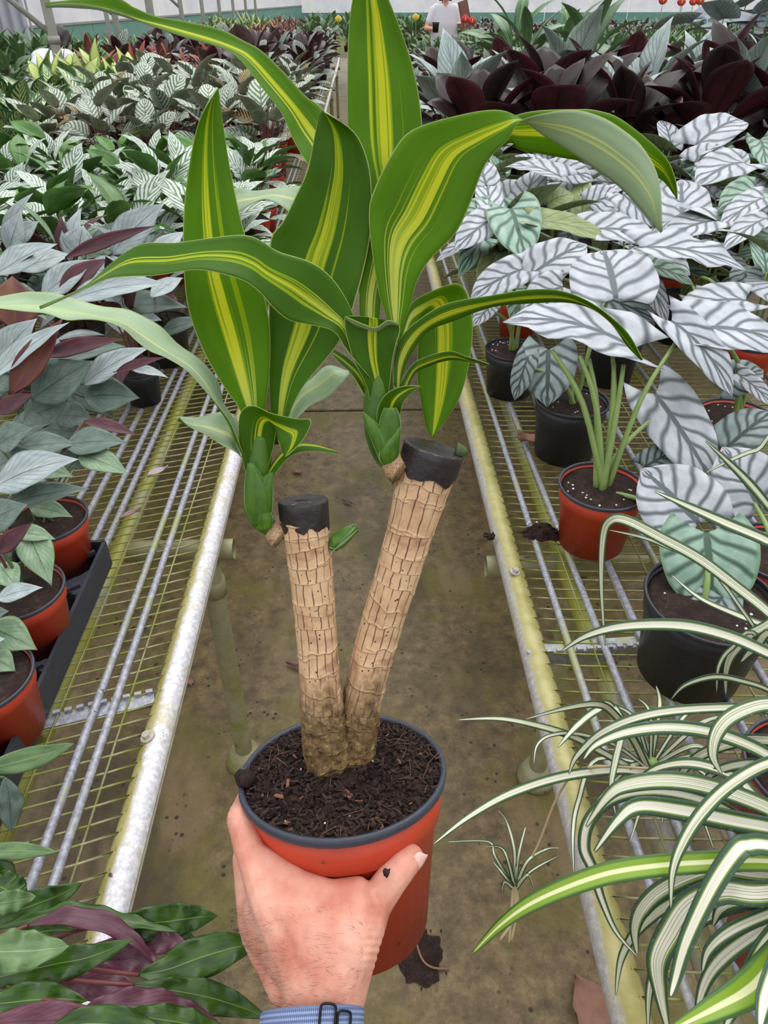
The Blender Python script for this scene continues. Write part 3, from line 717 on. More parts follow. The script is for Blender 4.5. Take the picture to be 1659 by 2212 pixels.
# ------------------------------------------------------------------ leaf blades by kind (unit length from base to tip along +Y, upper side +Z)
PROF = {
    'ovate': [0.10, 0.55, 0.88, 1.0, 0.94, 0.78, 0.52, 0.25, 0.01],
    'lance': [0.08, 0.40, 0.72, 0.93, 1.0, 0.92, 0.70, 0.38, 0.01],
    'round': [0.30, 0.78, 0.97, 1.0, 0.97, 0.88, 0.70, 0.42, 0.02],
    'heart': [0.70, 0.93, 1.0, 0.99, 0.94, 0.84, 0.66, 0.36, 0.01],
    'paddle': [0.12, 0.30, 0.55, 0.80, 0.96, 1.0, 0.90, 0.58, 0.02],
    'strap': [0.35, 0.70, 0.9, 1.0, 1.0, 0.92, 0.75, 0.45, 0.01],
}
LM = {}
def leaf_mesh(kind, mats, W, droop=40.0, cup=0.10, fold=0.0, wave=0.0, wf=3.0, lobe=0.0, nl=10, nw=6, twist=0.0, seed=0):
    key = (kind, mats[0].name, mats[1].name, W, droop, cup, fold, wave, wf, lobe, nl, nw, twist, seed)
    if key in LM: return LM[key]
    cen = [V(0, 0, 0)]
    for i in range(nl):
        a = R(droop) * (0.5 - (i + 0.5) / nl)
        cen.append(cen[-1] + V(0, math.cos(a), math.sin(a)) / nl)
    ch = cen[-1]; ang = math.atan2(ch.z, ch.y); ln = math.hypot(ch.y, ch.z)
    rot = Matrix.Rotation(-ang, 3, 'X')
    cen = [rot @ c / ln for c in cen]
    rr = random.Random(seed); p1, p2 = rr.uniform(0, 6), rr.uniform(0, 6)
    rows = []
    for i in range(nl + 1):
        t = i / nl; w = max(0.012, crom(PROF[kind], t)) * W * 0.5; r = []
        for j in range(nw + 1):
            s = 2 * j / nw - 1; x = s * w
            y = cen[i].y - lobe * abs(s) ** 1.4 * (1 - t) ** 2.5
            z = cen[i].z + cup * W * (s * s - 0.4) * (w / (W * .5)) + fold * abs(x) + wave * W * abs(s) ** 1.5 * math.sin(wf * 6.283 * t + (p1 if s < 0 else p2)) * min(1, 3 * t, 3 * (1 - t) + .2)
            z += twist * x * t
            r.append(V(x, y, z))
        rows.append(r)
    LM[key] = blade(kind + '_leaf', rows, mats, 0.004)
    return LM[key]
def leaf_matrix(a, b, hint, wide, W):
    """place a unit leaf from a to b, real width wide"""
    d = b - a; ln = d.length; y = d / ln
    x = y.cross(hint); x = x.normalized() if x.length > 1e-6 else y.orthogonal().normalized()
    z = x.cross(y); k = wide / W
    m = Matrix.Identity(4)
    for i in range(3):
        m[i][0] = x[i] * k; m[i][1] = y[i] * ln; m[i][2] = z[i] * (ln * 0.6 + k * 0.4); m[i][3] = a[i]
    return m

# hero leaf: seen from base pixel to tip pixel at heights za, zb
def hero(par, inv, kind, mats, pa, za, pb, zb, wpx, under=False, droop=35, cup=0.1, wave=0.0, lobe=0.0, fold=0.0, up=0.5, nl=14, nw=8, roll=0.0, name='leaf', wf=3.0):
    a, b = G(pa[0], pa[1], za), G(pb[0], pb[1], zb)
    mid = (a + b) / 2; dist = (mid - CAM).dot(AF)
    hint = ((CAM - mid).normalized() * (1 - up) + V(0, 0, 1) * up).normalized()
    d = (b - a).normalized()
    if roll: hint = Matrix.Rotation(R(roll), 3, d) @ hint
    nrm = hint - d * hint.dot(d); nrm.normalize()
    side = d.cross(nrm)
    # real width so that the projected width is about wpx
    s0 = proj(mid + side * 0.05); s1 = proj(mid - side * 0.05)
    pd = proj(b); pc = proj(a); ex, ey = pd[0] - pc[0], pd[1] - pc[1]; el = math.hypot(ex, ey) + 1e-6
    per = abs((s0[0] - s1[0]) * ey - (s0[1] - s1[1]) * ex) / el
    wide = min(wpx / max(per, 12.0) * 0.1, (b - a).length * 1.05)
    W = 0.5 if kind in ('ovate', 'heart', 'round') else 0.3
    me = leaf_mesh(kind, mats, W, droop * (-1 if under else 1), cup, fold, wave, wf, lobe, nl, nw, 0.0, rnd.randrange(4))
    if under: hint = -hint
    return link(name, me, par, Matrix.Translation(-inv) @ leaf_matrix(a, b, hint, wide, W)), a, b
def petiole(par, inv, a, b, mat=None, r0=0.0045, r1=0.0026, bow=0.25, name='petiole'):
    mid = a.lerp(b, 0.55) + V((a.x - b.x) * bow, (a.y - b.y) * bow, abs(b.z - a.z) * 0.12)
    link(name, tube(name, [a - inv, mid - inv, b - inv], [r0, (r0 + r1) / 2, r1], mat or STEM, 7, 8), par)

# ------------------------------------------------------------------ whole plants from a recipe (several recipes per kind, copied over the benches)
def recipe(kind, matlist, n, length, W, height, spread, pitch=(70, 10), droop=50, stem=None, seed=0, cup=0.1, wave=0.0, lobe=0.0, fold=0.0, sr=0.0022, base_z=0.11, wf=3.0, wid=1.0, nl=8, nw=4, flipshare=0.0):
    rr = random.Random(seed); leaves = []; v, f, u = [], [], []
    for i in range(n):
        k = (i + 0.5) / n; az = i * 2.39996 + rr.uniform(-.4, .4)
        rad = spread * (k ** 0.6) * rr.uniform(0.75, 1.1)
        h = base_z + height * (1 - 0.65 * k ** 1.5) * rr.uniform(0.8, 1.08)
        el = R(pitch[0] + (pitch[1] - pitch[0]) * k + rr.uniform(-14, 14))
        a = V(math.cos(az) * rad * 0.55, math.sin(az) * rad * 0.55, h)
        d = V(math.cos(az) * math.cos(el), math.sin(az) * math.cos(el), math.sin(el))
        ln = length * rr.uniform(0.78, 1.12)
        b = a + d * ln
        hint = V(0, 0, 1) if el < R(75) else V(-math.cos(az), -math.sin(az), 0.2)
        hint = Matrix.Rotation(rr.uniform(-.5, .5), 3, d) @ hint
        mats = matlist[int(rr.random() * len(matlist)) % len(matlist)]
        if rr.random() < flipshare: mats = (mats[1], mats[0])
        me = leaf_mesh(kind, mats, W, droop, cup, fold, wave, wf, lobe, nl, nw, 0.0, rr.randrange(3))
        leaves.append((me, leaf_matrix(a, b, hint, ln * W * wid * rr.uniform(0.85, 1.1), W)))
        s = V(math.cos(az) * 0.012, math.sin(az) * 0.012, base_z - 0.01)
        tube_into(v, f, u, [s, s.lerp(a, 0.5) + V(0, 0, h * 0.08), a + d * ln * 0.02], [sr, sr * 0.7], 5, 4)
    return dict(leaves=leaves, stems=raw('stems', v, f, stem or STEM_D, u))
def joined(rc, name='foliage'):
    """the leaves of a recipe as one mesh, for plants too far away to tell leaves apart"""
    bm = bmesh.new(); mats = []
    for me, mx in rc['leaves']:
        t = me.copy(); t.transform(mx)
        off = []
        for m in me.materials:
            if m not in mats: mats.append(m)
            off.append(mats.index(m))
        for p in t.polygons: p.material_index = off[p.material_index]
        bm.from_mesh(t); bpy.data.meshes.remove(t)
    return finish(bm, name, mats)
def plant(name, rc, x, y, z, label, cat, group=None, kind='black', sc=1.0, rz=None, leafname='leaf', tilt=True, potdim=(0.065, 0.05, 0.115)):
    o = thing(name, label, cat, (x, y, z), rnd.uniform(0, 6.28) if rz is None else rz, group, sc)
    add_pot(o, kind, *potdim)
    if rc.get('far'):
        link('foliage', rc['far'], o)
    else:
        for me, mx in rc['leaves']: link(leafname, me, o, mx)
    link('stems', rc['stems'], o)
    return o
# ------------------------------------------------------------------ the held dracaena
D0 = 0.56; ALPHA = R(15)
def dax(y):
    """depth of the plant's middle plane where it shows at pixel row y"""
    t = (1106 - y) / FPX; yc0 = (1106 - 1658) / FPX * D0
    s = (t * D0 - yc0) / (math.cos(ALPHA) + t * math.sin(ALPHA))
    return D0 - s * math.sin(ALPHA)
POT_C = P(740, 1658, D0)
nx, ny, nz = -0.06, math.cos(ALPHA), math.sin(ALPHA)
POT_N = (AX * nx + AU * ny - AF * nz).normalized()
RT, RB, PH = 0.0815, 0.0605, 0.142
px_ = (AX - POT_N * AX.dot(POT_N)).normalized(); py_ = POT_N.cross(px_)
PM = Matrix.Identity(4)
for i in range(3):
    PM[i][0] = px_[i]; PM[i][1] = py_[i]; PM[i][2] = POT_N[i]; PM[i][3] = (POT_C - POT_N * PH)[i]
def pot_r(s): return RB + (RT * 0.965 - RB) * min(1.0, max(0.0, (s + PH) / PH))
def pot_depth(px, py):
    d = 0.40
    while d < 0.72:
        p = P(px, py, d); q = p - POT_C; s = q.dot(POT_N)
        if -PH < s < 0 and (q - POT_N * s).length < pot_r(s): return d
        d += 0.001
    return None
dr = thing('potted_dracaena', 'held potted dracaena with two thick cut canes and yellow-striped green leaves', 'potted plant', POT_C - POT_N * PH)
INV = POT_C - POT_N * PH
ROT = Matrix.Translation(-INV) @ PM
pa_, pr_, ps_ = pot_set('terra', RT, RB, PH)
o = link('pot', pa_, dr, ROT)
link('pot_rim', pr_, o)
so = soil_mesh(RT * 0.950, PH * 0.962, 48, 16, 0.008)
so_o = link('soil', so, dr, ROT)
# bark chips, clods and root fibres lying on the soil
v, f, u, mi = [], [], [], []
rs = random.Random(5)
def chunk(c, sx_, sy_, sz_, rot, m):
    b = len(v)
    for k in range(8):
        p = V((k & 1) - .5, ((k >> 1) & 1) - .5, ((k >> 2) & 1) - .5)
        p = V(p.x * sx_ * rs.uniform(.6, 1.2), p.y * sy_ * rs.uniform(.6, 1.2), p.z * sz_ * rs.uniform(.5, 1.2))
        v.append(rot @ p + c); u.append((0, 0))
    for q in ((0, 2, 3, 1), (4, 5, 7, 6), (0, 1, 5, 4), (2, 6, 7, 3), (0, 4, 6, 2), (1, 3, 7, 5)):
        f.append(tuple(b + i for i in q)); mi.append(m)
for i in range(3400):
    a = rs.uniform(0, 6.283); q = RT * 0.945 * math.sqrt(rs.random())
    z = PH * 0.962 + 0.008 * (1 - (q / (RT * .945)) ** 2) + rs.uniform(-.001, .003)
    rot = Matrix.Rotation(rs.uniform(0, 6.28), 3, 'Z') @ Matrix.Rotation(rs.uniform(-.7, .7), 3, 'X') @ Matrix.Rotation(rs.uniform(-.7, .7), 3, 'Y')
    c = V(q * math.cos(a), q * math.sin(a), z); k = rs.random()
    if k < 0.62: chunk(c, rs.uniform(.0015, .005), rs.uniform(.0015, .004), rs.uniform(.001, .003), rot, 0)
    elif k < 0.95: chunk(c, rs.uniform(.004, .010), rs.uniform(.0010, .0022), rs.uniform(.0006, .0014), rot, 1)
    elif k < 0.968: chunk(c + V(0, 0, .001), rs.uniform(.003, .008), rs.uniform(.0015, .003), .0012, rot, 2)
    elif k < 0.978: chunk(c, .0011, .0011, .001, rot, 4)
    else:
        b = len(f)
        d = rot @ V(rs.uniform(.005, .014), 0, 0); e = rot @ V(0, rs.uniform(-.005, .005), .002)
        tube_into(v, f, u, [c - d, c + e, c + d], 0.00022, 4, 4, False); mi.extend([3] * (len(f) - b))
prop(link('bark_chips', raw('bark_chips', v, f, [SOIL, CHIP, CHIP_R, FIBRE, PERL], u, mi, False), dr, ROT), kind='stuff')
link('soil_clod', tube('soil_clod', [P(x, y, d) - INV for x, y, d in ((515, 1672, .553), (528, 1680, .549), (545, 1688, .545))], [.004, .008, .005], SOIL, 9, 6, lambda t, q: 1 + .35 * mnoise.noise(V(t * 9, q * 2, 1))), dr)
link('root_fibre', tube('root_fibre', [P(x, y, d) - INV for x, y, d in ((940, 1640, .565), (958, 1628, .565), (975, 1590, .57), (985, 1553, .57))], .00035, FIBRE, 5, 12), dr)

# canes
def cane(pts, capat, seed):
    cl = [P(x, y, dax(y) + dd) for x, y, r, dd in pts]
    rad = [r * (dax(y) + dd) / FPX for x, y, r, dd in pts]
    rr = random.Random(seed); cum = [0.0]
    for _ in range(17): cum.append(cum[-1] + rr.uniform(0.6, 1.5))
    def phase(t, q):
        g = t * cum[-1]; k = 0
        while k < 16 and cum[k + 1] < g: k += 1
        ph = k + min(1, max(0, (g - cum[k]) / (cum[k + 1] - cum[k])))
        return max(0.001, ph + 0.28 * math.sin(q + k) * (0.5 + .5 * math.sin(k * 2.3)) + 0.20 * mnoise.noise(V(math.cos(q) * 2, math.sin(q) * 2, t * 5 + seed)))
    def jit(t, q):
        ph = phase(t, q); fr = ph - math.floor(ph); b = math.exp(-((min(fr, 1 - fr)) / 0.05) ** 2)
        low = max(0.0, min(1.0, (0.36 - t) / 0.12))
        return 1.0 + 0.030 * b * (1 - .6 * low) + (0.022 + .07 * low) * mnoise.noise(V(math.cos(q) * 2.6, math.sin(q) * 2.6, t * 22 + seed)) + 0.06 * low * mnoise.noise(V(math.cos(q) * 7, math.sin(q) * 7, t * 60))
    cv, cf, cu = [], [], []
    tube_into(cv, cf, cu, [p - INV for p in cl], rad, 48, 170, True, jit)
    cu = [(s_, phase(t_, 6.2832 * s_) / 17.0) for s_, t_ in cu]
    o = link('cane', raw('cane', cv, cf, CANE, cu), dr)
    # black wax on the cut end, with an uneven lower edge
    t0 = (cl[-1] - cl[-2]).normalized(); top = cl[-1]; r = rad[-1]
    a = t0.cross(AF).normalized(); b = t0.cross(a); seg = 48; hh = capat
    vv, ff, uu = [], [], []
    prof = [(None, 1.02), (-0.55, 1.045), (-0.25, 1.05), (-0.04, 1.05), (0.02, 1.01), (0.035, 0.93), (0.02, 0.80), (0.016, 0.4), (0.018, 0.01)]
    for i, (h, k) in enumerate(prof):
        for j in range(seg):
            q = 6.2832 * j / seg
            if h is None: z = -hh * (0.86 + 0.30 * mnoise.noise(V(math.cos(q) * 2.4, math.sin(q) * 2.4, seed)) + 0.10 * mnoise.noise(V(math.cos(q) * 11, math.sin(q) * 11, seed)))
            else: z = h * hh
            w = k * (1 + 0.035 * mnoise.noise(V(math.cos(q) * 3, math.sin(q) * 3, seed + i * 0.3)))
            vv.append(top - INV + t0 * (z + 0.0008 * mnoise.noise(V(j, i, seed) * .7)) + (a * math.cos(q) + b * math.sin(q)) * r * w); uu.append((j / seg, i / 9))
    for i in range(len(prof) - 1):
        for j in range(seg):
            j2 = (j + 1) % seg
            ff.append((i * seg + j, i * seg + j2, (i + 1) * seg + j2, (i + 1) * seg + j))
    ff.append(tuple((len(prof) - 1) * seg + j for j in range(seg)))
    link('wax_cap', raw('wax_cap', vv, ff, WAX, uu), o)
    return o
cane([(712, 1655, 52, .004), (704, 1590, 52, .002), (693, 1490, 44, .0), (686, 1400, 43, .0), (678, 1300, 45, .0), (669, 1210, 48, .0), (660, 1140, 52, .0), (655, 1082, 52, .0)], 0.0205, 1)
cane([(758, 1652, 50, .012), (769, 1580, 47, .012), (789, 1479, 43, .010), (818, 1370, 45, .010), (852, 1262, 47, .008), (884, 1153, 50, .006), (912, 1055, 58, .004), (938, 968, 64, .002)], 0.0215, 7)

def leafy(L, Rr, dd, tilt=0.0, mats=DRAC, flip=False, cup=0.10, wave=0.02, nl=44, nw=12, y0=None, name='leaf', wf=2.3, ph=0.0, fold=0.0):
    """leaf traced by its two edges; dd = depth offsets base -> tip, tilt = how much deeper the second edge lies"""
    n = len(L) - 1; A, B = [], []
    for i in range(n + 1):
        t = i / n; o_ = lin(dd, t)
        base = dax(y0) if y0 is not None else None
        tl = lin(tilt, t) if isinstance(tilt, (list, tuple)) else tilt
        ya = (L[i][1] + Rr[i][1]) / 2
        d = (base if base is not None else dax(ya)) + o_
        A.append(P(L[i][0], L[i][1], d - tl / 2) - INV); B.append(P(Rr[i][0], Rr[i][1], d + tl / 2) - INV)
    return link(name, ribbon(name, A, B, mats, nl, nw, cup, wave, wf, 0.0009, flip, fold, ph), dr)
# --- left shoot
leafy([(540, 960), (520, 890), (480, 830), (440, 760), (410, 680), (398, 600), (396, 480), (407, 370), (430, 262), (470, 190)],
      [(566, 960), (572, 890), (583, 800), (582, 700), (562, 605), (532, 515), (511, 430), (493, 340), (479, 250), (472, 190)], [.0, .0, .008, .018, .02], 0.012, wave=.012)
leafy([(592, 960), (585, 890), (581, 778), (580, 655), (583, 525), (612, 478), (640, 420), (664, 365), (680, 290), (692, 240)],
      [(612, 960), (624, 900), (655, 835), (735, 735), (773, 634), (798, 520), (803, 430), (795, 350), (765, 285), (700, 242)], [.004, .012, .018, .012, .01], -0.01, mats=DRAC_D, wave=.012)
leafy([(527, 985), (500, 920), (469, 876), (432, 832), (402, 798), (358, 771), (324, 758), (294, 737), (263, 710), (219, 694), (179, 690), (142, 690), (101, 676), (54, 673), (0, 668), (-60, 664)],
      [(524, 945), (497, 892), (482, 866), (473, 825), (435, 778), (385, 744), (351, 710), (320, 690), (275, 668), (219, 660), (169, 646), (118, 633), (75, 632), (51, 633), (0, 641), (-60, 652)], [.0, -.006, -.006, .0, .012], 0.02, flip=True, cup=.10, wave=.02)
leafy([(524, 990), (500, 972), (470, 955), (438, 937), (405, 918), (386, 902)], [(530, 960), (512, 902), (488, 892), (460, 892), (424, 902), (384, 899)], [.004, .006, .004], 0.02, flip=True, cup=.12)
leafy([(630, 915), (667, 880), (704, 860), (735, 833), (755, 808)], [(622, 890), (642, 843), (675, 815), (712, 789), (752, 804)], [.02, .03, .04], 0.012, cup=.1)
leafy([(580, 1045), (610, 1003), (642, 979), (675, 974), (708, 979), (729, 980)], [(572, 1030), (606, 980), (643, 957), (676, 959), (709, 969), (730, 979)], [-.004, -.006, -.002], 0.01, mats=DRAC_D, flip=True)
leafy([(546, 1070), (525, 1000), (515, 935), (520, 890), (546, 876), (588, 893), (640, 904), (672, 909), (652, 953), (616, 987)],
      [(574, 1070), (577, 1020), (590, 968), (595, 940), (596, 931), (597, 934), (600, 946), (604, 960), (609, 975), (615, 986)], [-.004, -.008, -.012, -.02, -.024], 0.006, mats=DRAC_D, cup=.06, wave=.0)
# --- right shoot
leafy([(781, 740), (776, 640), (790, 540), (790, 430), (760, 330), (750, 263), (750, 152), (753, 68), (761, 0), (778, -60)],
      [(818, 740), (824, 640), (850, 540), (888, 430), (908, 340), (912, 270), (902, 189), (886, 125), (861, 51), (815, -60)], [.004, .014, .024, .03, .03], 0.0, wave=.008, cup=.06)
leafy([(848, 740), (836, 690), (818, 630), (802, 530), (797, 460), (806, 415), (845, 334), (890, 281), (986, 250), (1070, 237), (1118, 252), (1167, 288), (1221, 322), (1279, 361), (1333, 400), (1372, 439), (1406, 478), (1428, 503)],
      [(866, 740), (872, 700), (886, 660), (902, 606), (930, 560), (985, 503), (1016, 439), (1042, 370), (1062, 337), (1098, 300), (1124, 262), (1185, 243), (1245, 238), (1300, 253), (1345, 280), (1390, 320), (1424, 390), (1431, 500)], [-.002, -.004, .004, .012, .016, .012, .004], [0.0, 0.01, .016, .004, -.02, -.02, -.01], cup=.07, wave=.0, nl=70)
leafy([(880, 560), (960, 420), (1089, 314), (1123, 324), (1191, 337), (1265, 349), (1340, 360), (1424, 385), (1455, 420), (1462, 430)],
      [(870, 530), (940, 360), (1060, 275), (1140, 242), (1243, 236), (1289, 239), (1345, 260), (1430, 330), (1458, 385), (1464, 428)], [.035, .045, .05, .05, .04], -0.01, flip=True, cup=.05)
leafy([(790, 700), (760, 560), (715, 440), (662, 350), (635, 304), (608, 243), (565, 188), (517, 128), (473, 101), (395, 78), (321, 51), (256, 25), (200, 12), (142, 8), (98, 12)],
      [(812, 700), (790, 540), (760, 400), (726, 280), (692, 230), (660, 208), (618, 162), (565, 110), (527, 88), (473, 61), (395, 45), (338, 36), (290, 17), (240, -6), (96, 6)], [.02, .045, .05, .055, .05], 0.01, cup=.14, wave=.012)
leafy([(799, 815), (749, 757), (720, 716), (667, 701), (626, 692), (593, 667), (564, 634), (532, 610), (482, 593), (421, 583), (337, 594), (243, 599), (189, 621), (142, 640), (86, 667)],
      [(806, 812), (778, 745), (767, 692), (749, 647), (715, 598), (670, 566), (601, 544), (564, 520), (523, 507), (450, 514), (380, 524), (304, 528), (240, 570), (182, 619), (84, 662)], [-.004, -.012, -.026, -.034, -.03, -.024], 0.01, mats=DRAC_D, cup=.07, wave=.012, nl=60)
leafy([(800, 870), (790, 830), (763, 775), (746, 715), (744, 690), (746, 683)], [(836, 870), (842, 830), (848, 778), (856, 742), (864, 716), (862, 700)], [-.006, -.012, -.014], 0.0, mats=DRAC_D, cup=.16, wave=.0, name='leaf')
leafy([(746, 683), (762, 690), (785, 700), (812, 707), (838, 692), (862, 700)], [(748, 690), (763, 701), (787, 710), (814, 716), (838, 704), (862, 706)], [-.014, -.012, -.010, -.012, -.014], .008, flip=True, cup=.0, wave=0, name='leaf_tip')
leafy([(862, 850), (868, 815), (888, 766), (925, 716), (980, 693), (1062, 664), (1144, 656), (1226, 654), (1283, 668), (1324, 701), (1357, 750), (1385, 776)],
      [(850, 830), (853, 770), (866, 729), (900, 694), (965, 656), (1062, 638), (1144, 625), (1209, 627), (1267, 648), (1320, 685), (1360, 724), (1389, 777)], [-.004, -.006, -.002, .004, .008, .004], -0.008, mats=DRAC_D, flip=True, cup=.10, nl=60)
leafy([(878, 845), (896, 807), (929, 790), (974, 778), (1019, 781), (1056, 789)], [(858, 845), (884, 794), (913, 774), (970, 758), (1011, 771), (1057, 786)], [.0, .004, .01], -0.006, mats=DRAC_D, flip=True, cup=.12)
leafy([(862, 735), (886, 660), (930, 630), (986, 613), (1010, 637), (1021, 696), (1016, 770), (996, 852), (963, 909), (935, 943)],
      [(874, 745), (888, 712), (898, 702), (906, 692), (905, 715), (902, 760), (901, 815), (908, 862), (920, 921), (933, 943)], [.012, .03, .05, .05, .045, .04], 0.0, cup=.05, wave=.0, nl=60)
leafy([(800, 895), (786, 852), (761, 811), (735, 785), (720, 770)], [(812, 880), (796, 830), (782, 802), (753, 774), (722, 755)], [.0, .004, .004], 0.006, mats=DRAC_D, flip=False)
leafy([(640, 480), (612, 448), (578, 431), (545, 441), (515, 456), (485, 470)], [(720, 385), (649, 400), (601, 407), (551, 411), (510, 406), (480, 430)], [.05, .055, .06], 0.012, flip=True, cup=.05)
leafy([(818, 935), (814, 890), (832, 853), (868, 835), (908, 834)], [(860, 935), (866, 890), (872, 868), (890, 848), (910, 836)], [-.010, -.014, -.016], 0.0, mats=DRAC_D, cup=.14)
# sheaths that clasp the two shoots
def sheath(pts, w, dd, name='shoot'):
    rad = [k * dax(y) / FPX for (x, y), k in zip(pts, w)]
    return link(name, tube(name, [P(x, y, dax(y) + dd) - INV for x, y in pts], rad, SHEATH, 18, 20), dr)
s1 = sheath([(590, 1150), (568, 1125), (556, 1090), (556, 1040), (560, 985), (566, 940)], [13, 25, 31, 28, 27, 22], .0)
s2 = sheath([(838, 1005), (830, 985), (824, 940), (820, 890), (818, 840), (822, 790)], [12, 24, 36, 36, 32, 26], .002)
def scale_leaf(L, Rr, dd, y=None):
    return leafy(L, Rr, dd, 0.0, (SHEATH, SHEATH), False, -.22, 0, 14, 8, name='sheath_leaf')
for (L, Q) in (([(545, 1135), (529, 1095), (528, 1050), (535, 1000)], [(582, 1130), (586, 1100), (582, 1060), (548, 1000)]),
               ([(556, 1145), (545, 1120), (548, 1105), (556, 1090)], [(588, 1140), (590, 1118), (580, 1100), (566, 1090)]),
               ([(540, 1110), (545, 1070), (565, 1035), (583, 1020)], [(588, 1110), (590, 1080), (590, 1050), (590, 1020)])):
    scale_leaf(L, Q, [-.011, -.0125, -.013])
for (L, Q) in (([(822, 1000), (806, 960), (793, 925), (783, 889)], [(858, 985), (845, 950), (815, 915), (786, 890)]),
               ([(828, 1005), (818, 985), (830, 960), (858, 925)], [(860, 985), (864, 960), (866, 935), (865, 920)]),
               ([(806, 965), (815, 930), (822, 900), (830, 880)], [(860, 965), (866, 930), (864, 900), (856, 880)])):
    scale_leaf(L, Q, [-.013, -.0155, -.016])
# corky collars where the shoots leave the canes, small bud, dry stub
link('shoot_collar', tube('shoot_collar', [P(x, y, dax(y)) - INV for x, y in ((612, 1160), (598, 1150), (584, 1140))], [.010, .0085, .006], CANE, 14, 6, lambda t, q: 1 + .3 * mnoise.noise(V(t * 6, q * 2, 5))), dr)
link('shoot_collar', tube('shoot_collar', [P(x, y, dax(y)) - INV for x, y in ((868, 1015), (852, 1004), (838, 990))], [.012, .009, .006], CANE, 14, 6, lambda t, q: 1 + .3 * mnoise.noise(V(t * 6, q * 2, 8))), dr)
bud = link('bud', tube('bud', [P(x, y, dax(y) - .004) - INV for x, y in ((712, 1172), (722, 1172), (738, 1162), (756, 1148), (772, 1140))], [.004, .0065, .006, .0048, .002], SHEATH, 14, 14), dr)
for k, (a, b) in enumerate((((722, 1186), (770, 1136)), ((728, 1160), (772, 1132)), ((738, 1180), (775, 1146)))):
    A = [P(a[0] + (b[0] - a[0]) * t, a[1] + (b[1] - a[1]) * t, dax(1160) - .0105 + .003 * k) for t in (0, .33, .66, 1)]
    off = [AX * .0038 + AU * .0045, AX * .003 + AU * .0042, AX * .002 + AU * .003, AX * .0002]
    link('bud_scale', ribbon('bud_scale', [p - q * .9 - INV for p, q in zip(A, off)], [p + q * .9 - INV for p, q in zip(A, off)], [SHEATH, SHEATH], 10, 6, -.2), bud)
link('dry_stub', tube('dry_stub', [P(x, y, dax(y) - .002) - INV for x, y in ((985, 972), (1000, 975), (1010, 972))], [.006, .0045, .002], STEM_D, 9, 5, lambda t, q: 1 + .3 * mnoise.noise(V(t * 6, q * 2, 3))), dr)

# ------------------------------------------------------------------ the hand that holds the pot
def on_pot(px, py, r, k=0.92):
    d = pot_depth(px, py); return (d if d is not None else 0.52) - r * k
bmh = bmesh.new()
ico = bmesh.new(); bmesh.ops.create_icosphere(ico, subdivisions=2, radius=1.0); ICO = [w.co.copy() for w in ico.verts]; ico.free()
def S(px, py, d, r): return (P(px, py, d), r)
hull_me = bpy.data.meshes.new('hull_piece')
def hull(*sph):
    b1 = bmesh.new()
    vs2 = [b1.verts.new(c + q * r) for c, r in sph for q in ICO]
    res = bmesh.ops.convex_hull(b1, input=vs2)
    bmesh.ops.delete(b1, geom=list({g for g in res['geom_interior'] + res['geom_unused'] if isinstance(g, bmesh.types.BMVert)}), context='VERTS')
    b1.to_mesh(hull_me); b1.free(); bmh.from_mesh(hull_me)
arm = [S(672, 2400, .452, .0225), S(728, 2400, .452, .0225)]; arm2 = [S(690, 2900, .400, .027), S(770, 2900, .400, .027)]; arm3 = [S(760, 3700, .33, .033), S(860, 3700, .33, .033)]
wl, wr = S(668, 2180, .476, .0200), S(716, 2180, .476, .0205)
wl2, wr2 = S(662, 2110, .478, .0175), S(738, 2090, .476, .0200); wu = S(640, 2120, .500, .0160)
imc = S(582, 1950, .491, .0138); mmc = S(552, 1982, .519, .0135); rmc = S(557, 2022, .536, .0125); pmc = S(578, 2056, .550, .0112)
ipip = S(521, 1770, .534, .0116); ipip2 = S(545, 1850, .512, .0112)
mpip = S(529, 1850, .578, .0105); rpip = S(540, 1935, .594, .0098); ppip = S(566, 1998, .600, .0088)
web0 = S(600, 1872, on_pot(600, 1862, .0085), .0085); web1 = S(655, 1908, on_pot(655, 1895, .0085), .0085)
web2 = S(715, 1928, on_pot(715, 1915, .0085), .0085); web3 = S(772, 1922, on_pot(772, 1910, .0085), .0088)
tcm = S(762, 2040, .478, .0185); tmp = S(806, 1962, on_pot(806, 1940, .0125), .0128)
tip_j = S(848, 1896, on_pot(848, 1880, .0110), .0118); ttip = S(886, 1852, on_pot(886, 1850, .0095) + .002, .0101)
tmid = S(868, 1872, on_pot(868, 1868, .010), .0111)
hull(*arm, wl, wr); hull(*arm, *arm2); hull(*arm2, *arm3); hull(wl, wr, wl2, wr2)
hull(wl2, wr2, imc, tcm); hull(imc, mmc, wl2, wr2); hull(mmc, rmc, wl2, wu); hull(rmc, pmc, wu, wl)
hull(imc, ipip2); hull(ipip2, ipip); hull(mmc, mpip); hull(rmc, rpip); hull(pmc, ppip)
hull(imc, web0, ipip2); hull(imc, web0, web1); hull(imc, web1, web2, tcm); hull(web2, web3, tcm); hull(imc, wr2, tcm, web2)
hull(tcm, tmp, web3); hull(wr2, tcm, wr); hull(tmp, tip_j); hull(tip_j, tmid); hull(tmid, ttip)
